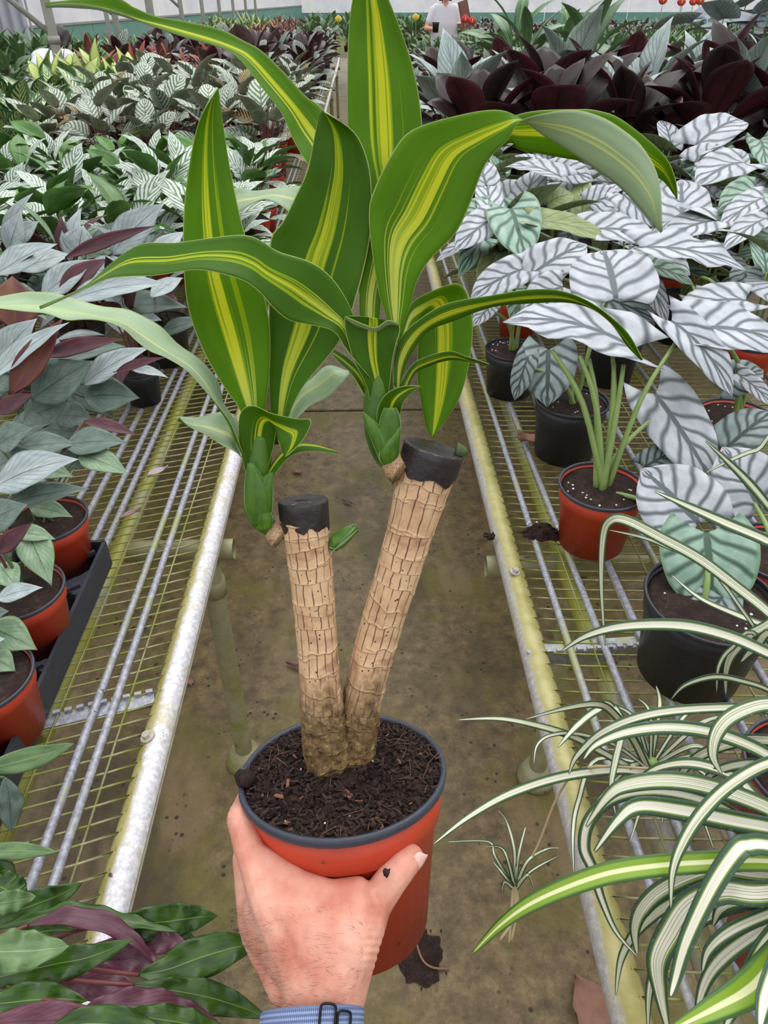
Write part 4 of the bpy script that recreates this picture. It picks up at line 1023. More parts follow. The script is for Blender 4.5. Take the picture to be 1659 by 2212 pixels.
# fingers round the back of the pot
for a, ch in ((ipip, [(548, 1698, .603, .0095), (600, 1700, .640, .0090), (652, 1702, .652, .0078)]), (mpip, [(560, 1790, .617, .0092), (610, 1792, .650, .0088), (665, 1794, .662, .0078)]),
              (rpip, [(572, 1880, .630, .0088), (618, 1882, .658, .0084), (668, 1884, .668, .0074)]), (ppip, [(590, 1955, .632, .0080), (628, 1958, .655, .0076), (668, 1960, .664, .0066)])):
    prev = a
    for c in ch: q = S(*c); hull(prev, q); prev = q
hm = finish(bmh, 'hand_cage', SKIN); bpy.data.meshes.remove(hull_me)
tmpo = link('hand_cage', hm)
md = tmpo.modifiers.new('r', 'REMESH'); md.mode = 'VOXEL'; md.voxel_size = 0.0014; md.use_smooth_shade = True
md = tmpo.modifiers.new('s', 'SMOOTH'); md.factor = 0.5; md.iterations = 7
dg = bpy.context.evaluated_depsgraph_get()
hand_me = bpy.data.meshes.new_from_object(tmpo.evaluated_get(dg)); hand_me.name = 'hand'
bpy.data.objects.remove(tmpo)
HB = P(700, 2400, .452)
# tendons, knuckle creases and thumb wrinkles as small relief
tend = [((572, 1975), (668, 2150)), ((600, 1950), (690, 2130))]
nrm_ = [w.normal.copy() for w in hand_me.vertices]
for w, n_ in zip(hand_me.vertices, nrm_):
    x, y, d = proj(w.co); h = 0.0
    for (a, b) in tend:
        t = max(0, min(1, ((x - a[0]) * (b[0] - a[0]) + (y - a[1]) * (b[1] - a[1])) / ((b[0] - a[0]) ** 2 + (b[1] - a[1]) ** 2)))
        q = math.hypot(x - a[0] - t * (b[0] - a[0]), y - a[1] - t * (b[1] - a[1]))
        h += 0.0010 * math.exp(-(q / 13) ** 2) * math.sin(math.pi * min(1, t + .15))
    q = math.hypot((x - 835) / 26, (y - 1925) / 26)
    h -= 0.0004 * math.exp(-q * q) * (1 + math.sin((x * 0.75 - y * 0.66) * 0.9))
    q = math.hypot((x - 806) / 20, (y - 2040) / 55)
    h -= 0.0006 * math.exp(-q * q) * (1 + math.sin(y * 0.36))
    q = math.hypot((x - 498) / 20, (y - 1770) / 30)
    h -= 0.0003 * math.exp(-q * q) * (1 + math.sin(y * 0.6))
    h += 0.0007 * mnoise.noise(w.co * 55)
    w.co += n_ * h
for w in hand_me.vertices: w.co -= HB
hand_me.materials.clear(); hand_me.materials.append(SKIN)
person = thing('person', 'bare hand and wrist gripping the orange pot from below, thumb to the right', 'person', HB)
hnd = link('hand', hand_me, person)
# fine hairs on the back of the hand and wrist
v, f, u = [], [], []; rh = random.Random(3); cand = []
for w in hand_me.vertices:
    x, y, d = proj(w.co + HB)
    if 1960 < y < 2190 and x < 790 and w.normal.dot(AF) < -.15: cand.append((w.co.copy(), w.normal.copy()))
for k in range(420):
    p0, n0 = cand[rh.randrange(len(cand))]
    d0 = (-AX * rh.uniform(.2, 1.0) + AU * rh.uniform(-.2, .7) + n0 * .45).normalized() * rh.uniform(.004, .008)
    tube_into(v, f, u, [p0, p0 + d0 * .5 + n0 * .0007, p0 + d0], [.00007, .00004], 3, 3, False)
prop(link('hair', raw('hair', v, f, HAIR, u), person), kind='stuff')
# thumbnail
tv = []
nc = P(896, 1842, ttip[0].dot(AF) - CAM.dot(AF) - .0078); nd = (P(915, 1826, .5) - P(885, 1862, .5)).normalized()
nside = (AX * 0.55 + AU * -0.6).normalized(); nside = (nside - nd * nside.dot(nd)).normalized(); nn_ = nd.cross(nside); nn_ = nn_ if nn_.dot(AF) < 0 else -nn_
nn_ = (nn_ + AX * 0.75 - AU * 0.35).normalized(); nside = nd.cross(nn_).normalized()
nc = ttip[0] + nn_ * 0.0096 + nd * 0.0012
rows = []
for i in range(9):
    t = i / 8 - .5; wv = 0.0070 * (1 - (abs(t) * 1.75) ** 4) ** .5 if abs(t) * 1.75 < 1 else 0.0012
    rows.append([nc + nd * t * 0.0165 + nside * wv * s - nn_ * (0.0030 * s * s * (wv / .0070) ** 2 + (0.0018 * max(0, t) * 2)) - HB for s in (-1, -.66, -.33, 0, .33, .66, 1)])
link('thumbnail', blade('thumbnail', rows, [NAIL, NAIL], 0.0012), person)
link('soil_crumb', tube('soil_crumb', [P(828, 1880, tip_j[0].dot(AF) - CAM.dot(AF) - .0125) - HB, P(840, 1886, tip_j[0].dot(AF) - CAM.dot(AF) - .0125) - HB], [.0012, .0030], SOIL, 9, 5, lambda t, q: 1 + .9 * mnoise.noise(V(t * 3, q * 2, 1))), person)

# ------------------------------------------------------------------ woven watch band on the wrist
ws = thing('watch_strap', 'blue woven watch band with black wire buckle on the wrist', 'watch band', P(690, 2300, .46))
WI = P(690, 2300, .46)
ctr = P(672, 2222, .470); adir = (P(708, 2180, .470) - P(690, 2400, .452)).normalized()
ex = (AX - adir * AX.dot(adir)).normalized(); ez = adir.cross(ex)
fs_ = 1 if ez.dot(AF) < 0 else -1
def band_pt(q, h, k=0.0):
    rx, rz = 0.0315 + k, 0.0262 + k
    h = h + .010 * fs_ * math.sin(q)
    return ctr + ex * math.cos(q) * rx + ez * math.sin(q) * rz + adir * h - WI
vv, ff, uu = [], [], []; seg = 96
prof = [(-0.0105, 0.0), (-0.0110, 0.0014), (-0.0098, 0.0028), (0, 0.0032), (0.0098, 0.0028), (0.0110, 0.0014), (0.0105, 0.0)]
for i, (h, k) in enumerate(prof):
    for j in range(seg):
        q = 6.2832 * j / seg; vv.append(band_pt(q, h + 0.004 * math.cos(q), k)); uu.append((j / seg, i / 6))
for i in range(7):
    i2 = (i + 1) % 7
    for j in range(seg):
        j2 = (j + 1) % seg; ff.append((i * seg + j, i * seg + j2, i2 * seg + j2, i2 * seg + j))
link('band', raw('band', vv, ff, WEAVE, uu), ws)
qs = [k for k in range(360)]
def face_q(px):
    best = min(range(180, 361), key=lambda k: abs(proj(band_pt(R(k), 0, .003) + WI)[0] - px)); b2 = min(range(0, 181), key=lambda k: abs(proj(band_pt(R(k), 0, .003) + WI)[0] - px))
    return R(best) if proj(band_pt(R(best), 0) + WI)[2] < proj(band_pt(R(b2), 0) + WI)[2] else R(b2)
for px, wdt, hh in ((704, 30, .0135), (738, 26, .0105)):
    qa, qb = face_q(px - wdt / 2), face_q(px + wdt / 2); pts = []
    for q, h in ((qa, -hh), (qa, 0), (qa, hh * .8), (qa * .8 + qb * .2, hh), (qa * .2 + qb * .8, hh), (qb, hh * .8), (qb, 0), (qb, -hh), (qa * .2 + qb * .8, -hh * 1.15), (qa * .8 + qb * .2, -hh * 1.15), (qa, -hh)): pts.append(band_pt(q, h, .0046))
    link('wire_buckle', tube('wire_buckle', pts, .00085, BLKMET, 8, 44), ws)
# ------------------------------------------------------------------ right bench: silver alocasias
BZ = BENCH_Z + 0.012
def pot_plant(name, label, cat, px, py, kind, dims, group=None, z=BZ):
    """an Empty on the bench carrying a pot whose rim centre shows at (px, py)"""
    rt, rb, h = dims
    c = G(px, py, z + h); base = V(c.x, c.y, z)
    o = thing(name, label, cat, base, 0, group)
    add_pot(o, kind, rt, rb, h)
    return o, base, base + V(0, 0, h * 0.93)
ALOC = {}
def aloc(key, label, px, py, kind, dims=(0.078, 0.060, 0.130)):
    ALOC[key] = pot_plant('potted_alocasia', label, 'potted plant', px, py, kind, dims, 'silver alocasias on the right bench')
aloc('orange', 'silver alocasia with long pale stalks in orange pot nearest the aisle', 1302, 1046, 'terra')
aloc('black1', 'silver alocasia in black pot just behind the front orange pot', 1236, 862, 'black', (0.080, 0.064, 0.135))
aloc('black2', 'silver alocasia in small black pot beside the rail, farthest along the aisle', 1108, 752, 'black', (0.07, 0.056, 0.12))
aloc('mint', 'mint green alocasia in large black pot behind the spider plant leaves', 1540, 1290, 'black', (0.094, 0.074, 0.150))
aloc('red1', 'silver alocasia in dark red pot at right edge, half hidden by leaves', 1590, 895, 'terra')
aloc('red2', 'silver alocasia in orange pot at right edge below the broad leaves', 1690, 1190, 'terra')
aloc('mid1', 'silver alocasia with big heart-shaped leaf in the middle of the right bench', 1330, 720, 'black')
aloc('mid2', 'silver alocasia behind the upright heart leaf, second row from the dark plants', 1480, 640, 'black')
aloc('mid3', 'silver alocasia near the rail with pale green leaf backs', 1180, 560, 'terra')
aloc('far1', 'silver alocasia with upright fan leaf close to the dark philodendrons', 1500, 520, 'terra')
aloc('far2', 'silver alocasia at the far right below the dark philodendrons', 1640, 470, 'black')
aloc('far3', 'silver alocasia with green leaf backs under the arching leaf', 1250, 470, 'black')
HL = [  # plant, base px, base z, tip px, tip z, width px, material, options
    ('orange', (1369, 752), 1.10, (1086, 695), 1.12, 84, ALO, dict(up=.8, droop=50, wave=.05)),
    ('orange', (1451, 693), 1.12, (1582, 857), 1.02, 70, ALO, dict(up=.6, droop=60)),
    ('orange', (1415, 850), .99, (1543, 1052), .90, 118, ALO, dict(up=.3, droop=40)),
    ('orange', (1508, 1130), .88, (1385, 1012), .93, 150, ALO, dict(up=.35, droop=20)),
    ('black1', (1185, 754), .98, (1181, 880), .90, 108, ALO_D, dict(up=.2)),
    ('black1', (1140, 771), .98, (1111, 866), .91, 44, ALO_D, dict(up=.2)),
    ('black1', (1330, 642), 1.10, (1301, 541), 1.13, 156, ALO, dict(up=.45, droop=30)),
    ('black1', (1217, 619), 1.06, (1131, 670), 1.02, 72, ALO, dict(up=.5)),
    ('black2', (1127, 582), 1.08, (1015, 645), 1.03, 62, ALO, dict(up=.5)),
    ('black2', (1062, 660), 1.0, (1022, 706), .97, 34, ALO, dict(up=.5)),
    ('black2', (1140, 620), 1.0, (1105, 700), .97, 60, ALO_G, dict(up=.4)),
    ('mint', (1526, 1150), .95, (1534, 1338), .87, 212, ALO_G, dict(up=.5, droop=35)),
    ('mint', (1560, 1290), .90, (1500, 1370), .86, 90, ALO_D, dict(up=.4)),
    ('red1', (1492, 709), 1.10, (1700, 752), 1.07, 84, ALO, dict(up=.75, droop=40)),
    ('red1', (1569, 968), .95, (1668, 890), .99, 90, ALO_D, dict(up=.4)),
    ('red1', (1594, 808), 1.0, (1672, 880), .96, 36, ALO, dict(up=.6)),
    ('red1', (1560, 830), .97, (1650, 800), .99, 70, ALO_D, dict(up=.4)),
    ('red2', (1640, 1098), .90, (1560, 965), .97, 140, ALO, dict(up=.35)),
    ('red2', (1393, 1008), .90, (1470, 970), .93, 56, ALO_D, dict(up=.3)),
    ('mid1', (1144, 597), 1.06, (1268, 528), 1.10, 78, ALO, dict(up=.5)),
    ('mid1', (1389, 578), 1.06, (1443, 703), .98, 44, ALO, dict(up=.3)),
    ('mid1', (1275, 636), 1.0, (1422, 695), .96, 60, ALO_D, dict(up=.5)),
    ('mid1', (1389, 572), 1.08, (1500, 618), 1.04, 34, ALO_G, dict(up=.8)),
    ('mid1', (1103, 449), 1.12, (1137, 567), 1.06, 104, ALO_G, dict(up=.2)),
    ('mid2', (1385, 533), 1.13, (1612, 584), 1.10, 52, ALO, dict(up=.8, wave=.06)),
    ('mid2', (1612, 648), 1.07, (1457, 676), 1.05, 62, ALO, dict(up=.75)),
    ('mid2', (1610, 586), 1.04, (1612, 646), .99, 62, ALO_D, dict(up=.3)),
    ('mid2', (1500, 640), 1.02, (1570, 700), .99, 50, ALO, dict(up=.6)),
    ('mid3', (1156, 476), 1.12, (1320, 526), 1.08, 38, ALO_U, dict(up=.8)),
    ('mid3', (1066, 472), 1.10, (982, 543), 1.05, 62, ALO, dict(up=.5)),
    ('mid3', (1060, 500), 1.0, (990, 600), .96, 60, ALO_G, dict(up=.4)),
    ('mid3', (1080, 540), .98, (1030, 620), .95, 44, ALO_U, dict(up=.4)),
    ('far1', (1473, 482), 1.08, (1471, 388), 1.14, 108, ALO, dict(up=.2, droop=15)),
    ('far1', (1549, 476), 1.10, (1430, 522), 1.07, 56, ALO, dict(up=.7)),
    ('far1', (1267, 496), 1.10, (1428, 522), 1.08, 54, ALO, dict(up=.75)),
    ('far1', (1344, 419), 1.12, (1414, 493), 1.06, 60, ALO, dict(up=.4)),
    ('far1', (1651, 427), 1.12, (1553, 497), 1.08, 50, ALO, dict(up=.6)),
    ('far1', (1660, 470), 1.10, (1560, 545), 1.07, 46, ALO, dict(up=.7)),
    ('far2', (1504, 312), 1.14, (1605, 260), 1.18, 64, ALO, dict(up=.5)),
    ('far2', (1611, 351), 1.12, (1499, 405), 1.09, 68, ALO, dict(up=.6)),
    ('far2', (1635, 410), 1.10, (1549, 460), 1.07, 62, ALO_G, dict(up=.4)),
    ('far2', (1640, 300), 1.14, (1655, 370), 1.09, 60, ALO_G, dict(up=.4)),
    ('far2', (1500, 350), 1.10, (1585, 330), 1.12, 46, ALO, dict(up=.6)),
    ('far3', (1213, 382), 1.13, (1090, 361), 1.14, 28, ALO, dict(up=.9)),
    ('far3', (1193, 370), 1.12, (1283, 391), 1.10, 48, ALO, dict(up=.6)),
    ('far3', (1144, 436), 1.04, (1156, 378), 1.10, 58, ALO_U, dict(up=.1)),
    ('far3', (1258, 466), 1.02, (1258, 388), 1.10, 54, ALO_U, dict(up=.1)),
    ('far3', (1275, 440), 1.06, (1345, 424), 1.08, 54, ALO, dict(up=.5)),
    ('far3', (1090, 430), 1.06, (1150, 400), 1.08, 50, ALO, dict(up=.6)),
    ('far3', (1060, 455), 1.06, (1045, 380), 1.10, 50, ALO, dict(up=.4)),
    ('far3', (1180, 440), 1.05, (1240, 420), 1.07, 44, ALO_U, dict(up=.6)),
    ('far3', (1050, 400), 1.10, (1030, 350), 1.14, 54, ALO, dict(up=.5)),
]
for key, pa, za, pb, zb, w, mats, kw in HL:
    o, base, soil = ALOC[key]
    k = dict(droop=36, cup=0.06, wave=0.02, lobe=0.24); k.update(kw)
    kind = 'heart'
    # the blade reaches a little behind the point where the stalk meets it
    lf, a, b = hero(o, base, kind, mats, pa, za, pb, zb, w * 1.16, **k)
    at = a.lerp(b, 0.16)
    s = soil + V(rnd.uniform(-.012, .012), rnd.uniform(-.012, .012), -.01)
    petiole(o, base, s, at + V(0, 0, -.004), STEM, 0.0058, 0.0032, 0.22)
for key in ALOC:
    o, base, soil = ALOC[key]
    v, f, u = [], [], []
    for k in range(24):
        a = rnd.uniform(0, 6.28); q = rnd.uniform(.02, .065)
        tube_into(v, f, u, [soil - base + V(q * math.cos(a), q * math.sin(a), -.002), soil - base + V(q * math.cos(a), q * math.sin(a), .002)], rnd.uniform(.0012, .0024), 6, 2)
    prop(link('perlite', raw('perlite', v, f, PERL, u), o), kind='stuff')
# extra stalks rising from the front orange pot
o, base, soil = ALOC['orange']
for (x, y, z) in ((1192, 756, 1.10), (1252, 768, 1.10), (1272, 775, 1.09), (1326, 786, 1.08), (1347, 788, 1.08)):
    petiole(o, base, soil + V(rnd.uniform(-.01, .01), rnd.uniform(-.01, .01), -.01), G(x, y, z), STEM, 0.0070, 0.0036, 0.05)

# ------------------------------------------------------------------ right bench, near: spider plants
def strip(par, inv, pts, mats, flip=False, cup=.0, fold=.16, roll=0.5, name='leaf', nl=None, tipw=0.04):
    """long leaf along a centre line of (px, py, depth, width px)"""
    n = len(pts) - 1; N = nl or max(18, n * 6)
    cen = [P(x, y, d) for x, y, d, w in pts]; wid = [w * d / FPX for x, y, d, w in pts]
    cs = [crom(cen, i / N) for i in range(N + 1)]; rows = []
    for i in range(N + 1):
        t = i / N; w = max(lin(wid, t), 0.0006)
        tg = (cs[min(i + 1, N)] - cs[max(i - 1, 0)]).normalized()
        view = (cs[i] - CAM).normalized()
        side = view.cross(tg).normalized()                    # across, as seen
        nn = side.cross(tg).normalized()
        side = (side * math.cos(roll) + nn * math.sin(roll)); nn = side.cross(tg).normalized()
        w = w / max(math.cos(roll), .3); r = []
        for j in range(9):
            s = -1 + j / 4.0
            r.append(cs[i] + side * s * w / 2 + nn * (fold * w * abs(s) * .5 - cup * w * (1 - s * s)) - inv)
        if flip: r.reverse()
        rows.append(r)
    return link(name, blade(name, rows, mats, 0.0009), par)
def spider(label, cx, cy_, depth, leaves, kind='terra'):
    c = P(cx, cy_, depth); base = V(c.x, c.y, BZ)
    o = thing('spider_plant', label, 'potted plant', base, 0, 'spider plants on the right bench')
    add_pot(o, kind, 0.075, 0.058, 0.12)
    cr = base + V(0, 0, .118)
    for k, (pts, mats, kw) in enumerate(leaves):
        a = k * 2.4; c1 = cr + V(math.cos(a) * .012, math.sin(a) * .012, 0); q = proj(c1); q2 = proj(c1 + V(0, 0, .06))
        strip(o, base, pts + [(q2[0], q2[1], q2[2], pts[-1][3]), (q[0], q[1], q[2], pts[-1][3] * .6)], mats, **kw)
    return o, base
def dl(pts, d0, d1, w, mats=SPID, **kw):
    """tip first; d0 = depth at the tip, d1 at the other end, w = widest px"""
    n = len(pts) - 1; pr = [0.12, 0.55, 0.85, 1.0, 1.0, 0.95, 0.9]
    out = [(x, y, d0 + (d1 - d0) * i / n, w * lin(pr, i / n)) for i, (x, y) in enumerate(pts)]
    kw.setdefault('roll', rnd.uniform(-.5, .5)); return out, mats, kw
near = [
    dl([(1021, 2059), (1083, 1997), (1156, 1947), (1266, 1901), (1357, 1878), (1495, 1864), (1659, 1860), (1760, 1880)], .60, .60, 46, SPID_G, roll=.1),
    dl([(1449, 1960), (1453, 1882), (1476, 1818), (1517, 1754), (1577, 1695), (1659, 1649), (1750, 1640)], .58, .60, 30, roll=-.2),
    dl([(1449, 2152), (1458, 2120), (1485, 2029), (1540, 1914), (1592, 1838), (1618, 1826), (1659, 1826), (1760, 1850)], .56, .60, 46, roll=.2),
    dl([(1376, 2065), (1330, 2011), (1298, 1937), (1282, 1880), (1262, 1830), (1275, 1770), (1330, 1722), (1430, 1710), (1560, 1745), (1690, 1830)], .66, .68, 28, roll=.1),
    dl([(1376, 2061), (1371, 2006), (1389, 1960), (1440, 1915), (1540, 1878), (1659, 1890)], .64, .62, 38),
    dl([(1444, 2230), (1426, 2143), (1421, 2075), (1449, 2015), (1490, 1956), (1560, 1925), (1659, 1930)], .60, .60, 56, roll=.1),
    dl([(1440, 2230), (1540, 2180), (1614, 2139), (1659, 2093), (1740, 1990)], .54, .58, 70, SPID_G, roll=.0),
    dl([(1517, 2098), (1531, 2052), (1577, 2011), (1659, 1974), (1740, 1950)], .60, .60, 32),
    dl([(1560, 2235), (1585, 2180), (1620, 2100), (1659, 2030), (1730, 1960)], .57, .59, 36),
    dl([(1540, 2000), (1560, 1960), (1610, 1945), (1700, 1940)], .62, .61, 34),
    dl([(1500, 2220), (1520, 2130), (1560, 2070), (1640, 2010), (1720, 1960)], .64, .62, 34),
    dl([(1640, 2230), (1650, 2160), (1680, 2080), (1730, 1980)], .52, .57, 44),
    dl([(1330, 2150), (1345, 2060), (1400, 1985), (1500, 1930), (1660, 1915)], .68, .64, 24),
    dl([(1400, 2225), (1405, 2130), (1440, 2050), (1540, 1975), (1690, 1935)], .70, .64, 28),
]
spider('spider plant with broad cream-striped leaves at the bottom right corner', 1760, 1960, .72, near)
mid = [
    dl([(937, 1823), (1014, 1764), (1106, 1713), (1220, 1677), (1335, 1663), (1399, 1668)], .70, .80, 22, roll=.2),
    dl([(991, 1555), (1083, 1553), (1174, 1571), (1243, 1594), (1300, 1625), (1380, 1665)], .78, .82, 17, roll=.3),
    dl([(1136, 1553), (1220, 1530), (1289, 1521), (1325, 1540), (1370, 1600), (1400, 1660)], .80, .82, 18),
    dl([(1205, 1615), (1245, 1570), (1290, 1535), (1325, 1530)], .80, .81, 18),
    dl([(1153, 1650), (1160, 1610), (1190, 1588), (1250, 1585), (1330, 1610), (1400, 1660)], .78, .82, 10),
    dl([(1261, 1640), (1289, 1608), (1357, 1581), (1449, 1571), (1550, 1585), (1659, 1631), (1740, 1700)], .70, .70, 32, roll=.1),
    dl([(1229, 1672), (1248, 1631), (1312, 1576), (1426, 1539), (1604, 1528), (1680, 1540)], .72, .70, 22, roll=.0),
    dl([(1559, 1672), (1540, 1631), (1550, 1581), (1586, 1544), (1659, 1521), (1740, 1540)], .64, .66, 34, roll=.1),
    dl([(1266, 1786), (1312, 1722), (1357, 1695), (1449, 1686), (1550, 1704), (1659, 1745), (1740, 1790)], .66, .66, 40, roll=.1),
    dl([(1284, 1840), (1334, 1773), (1380, 1741), (1472, 1750), (1586, 1773), (1659, 1786), (1740, 1800)], .64, .66, 44, roll=-.1),
    dl([(1307, 1395), (1299, 1259), (1303, 1161), (1318, 1126), (1352, 1124), (1430, 1163), (1512, 1208), (1594, 1270), (1659, 1322), (1740, 1400)], .80, .70, 25, roll=.2),
    dl([(1213, 1407), (1266, 1374), (1348, 1353), (1471, 1351), (1573, 1374), (1659, 1411), (1740, 1450)], .82, .72, 28, roll=.1),
    dl([(1414, 1061), (1492, 1096), (1573, 1132), (1659, 1169), (1750, 1220)], .84, .74, 27, roll=.2),
    dl([(1524, 952), (1573, 997), (1618, 1042), (1659, 1091), (1740, 1200)], .84, .76, 20),
    dl([(1524, 1022), (1573, 997), (1635, 973), (1700, 975)], .84, .80, 10),
    dl([(1451, 1243), (1512, 1292), (1594, 1329), (1659, 1353), (1740, 1380)], .84, .76, 15),
    dl([(1568, 1500), (1570, 1443), (1590, 1402), (1640, 1360), (1720, 1350)], .80, .76, 22),
    dl([(1316, 1145), (1389, 1161), (1450, 1185), (1540, 1230)], .82, .78, 10),
    dl([(1450, 1510), (1480, 1480), (1540, 1462), (1600, 1470), (1680, 1500)], .80, .76, 15),
    dl([(1548, 1495), (1552, 1440), (1580, 1400), (1640, 1375)], .80, .77, 11),
    dl([(1600, 1430), (1630, 1400), (1680, 1380)], .78, .76, 20),
    dl([(1360, 1700), (1420, 1660), (1500, 1650), (1590, 1680), (1680, 1740)], .74, .70, 26),
    dl([(1330, 1760), (1320, 1700), (1330, 1640), (1345, 1570), (1330, 1530)], .80, .80, 16),
    dl([(1440, 1720), (1500, 1640), (1600, 1600), (1700, 1600)], .76, .72, 26),
    dl([(1500, 1700), (1560, 1660), (1640, 1650), (1720, 1680)], .72, .70, 24),
    dl([(1240, 1890), (1238, 1800), (1250, 1730), (1290, 1640)], .76, .78, 12),
]
low = [l for l in mid if l[0][-1][0] < 1411]; mid = [l for l in mid if l[0][-1][0] >= 1411]
spo, spb = spider('spider plant with a fan of narrow striped leaves reaching over the rail', 1760, 1650, .82, mid)
# a rooted plantlet that grows on the wire mesh beside the rail
b3 = G(1400, 1672, BZ)
sp3 = thing('spider_plantlet', 'spider plantlet rooted on the right bench mesh, narrow leaves crossing the rail', 'plant', b3)
link('crown', tube('crown', [V(0, 0, -.012), V(0, 0, .012), V(0, 0, .03)], [.008, .011, .006], STEM, 10, 6), sp3)
for k in range(4): link('root', tube('root', [V(0, 0, 0), V(.012 * math.cos(k * 1.6), .012 * math.sin(k * 1.6), -.03), V(.02 * math.cos(k * 1.6), .02 * math.sin(k * 1.6), -.06)], [.003, .0018], ROOT, 6, 6), sp3)
for pts, mats, kw in low:
    q = proj(b3 + V(0, 0, .02)); n = len(pts) - 1
    pts = [(x, y, d + (q[2] - .03 - d) * (i / n) ** 2, w) for i, (x, y, d, w) in enumerate(pts)]
    strip(sp3, b3, pts + [(q[0], q[1], q[2], pts[-1][3] * .6)], mats, **kw)
for k in range(12):
    a = -2.6 + k * 0.42 + rnd.uniform(-.1, .1); ln = rnd.uniform(.08, .14)
    p1 = b3 + V(math.cos(a) * ln * .5, math.sin(a) * ln * .5, .07); p2 = b3 + V(math.cos(a) * ln, math.sin(a) * ln, .05)
    strip(sp3, b3, [(*proj(q), w) for q, w in ((b3 + V(0, 0, .015), 8), (p1, 12), (p2, 3))], SPID, roll=.2)
# plantlet hanging over the aisle on its runner
bp = P(1112, 1905, .92)
pl = thing('spider_plantlet', 'small spider plantlet with bare roots dangling over the aisle', 'plant', bp)
for pts in ([(1108, 1915), (1070, 1850), (1055, 1818), (970, 1818)], [(1110, 1915), (1112, 1840), (1095, 1775), (1078, 1752)], [(1112, 1915), (1120, 1850), (1135, 1788)], [(1115, 1915), (1140, 1860), (1180, 1835), (1206, 1832)],
            [(1108, 1915), (1085, 1885), (1066, 1862)], [(1108, 1918), (1090, 1905), (1084, 1925)], [(1115, 1918), (1140, 1890), (1152, 1915)], [(1112, 1915), (1095, 1850), (1080, 1830), (1052, 1828)], [(1116, 1915), (1150, 1880), (1205, 1850)]):
    n = len(pts) - 1
    strip(pl, bp, [(x, y, .92 - .02 * (i % 2), 11 * (1 - .7 * i / n)) for i, (x, y) in enumerate(pts)], SPID, roll=.3)
for pts in ([(1110, 1912), (1106, 1960), (1100, 2035)], [(1114, 1912), (1118, 1960), (1105, 2030)], [(1112, 1912), (1112, 1980), (1080, 2030)]):
    link('root', tube('root', [P(x, y, .92) - bp for x, y in pts], [.0030, .0024, .0018], ROOT, 7, 8), pl)
link('runner', tube('runner', [P(x, y, d) - bp for x, y, d in ((1114, 1910, .92), (1160, 1830, .90), (1205, 1720, .87), (1260, 1660, .84), (1400, 1660, .82))], .0016, ROOT, 6, 20), pl)

# ------------------------------------------------------------------ left bench: grey-leaved ctenanthes in a tray
CT = {}
def cten(key, label, px, py, kind='terra', dims=(0.067, 0.052, 0.112), z=BZ + .012):
    CT[key] = pot_plant('potted_ctenanthe', label, 'potted plant', px, py, kind, dims, 'grey-leaved ctenanthes on the left bench', z)
cten('a', 'silver-leaved ctenanthe in orange pot at the far end of the black tray', 100, 1118)
cten('b', 'silver-leaved ctenanthe in orange pot in the middle of the black tray', 38, 1272)
cten('c', 'silver-leaved ctenanthe in orange pot at the near end of the black tray', -45, 1460)
cten('d', 'silver-leaved ctenanthe in black pot behind the tray, beside the rods', 350, 690, 'black', (0.07, 0.055, 0.12), BZ)
cten('e', 'silver-leaved ctenanthe in the row behind the tray, at the picture edge', 90, 850, 'black', z=BZ)
cten('f', 'silver-leaved ctenanthe with purple leaf backs, far row by the feathered calatheas', 170, 700, 'black', z=BZ)
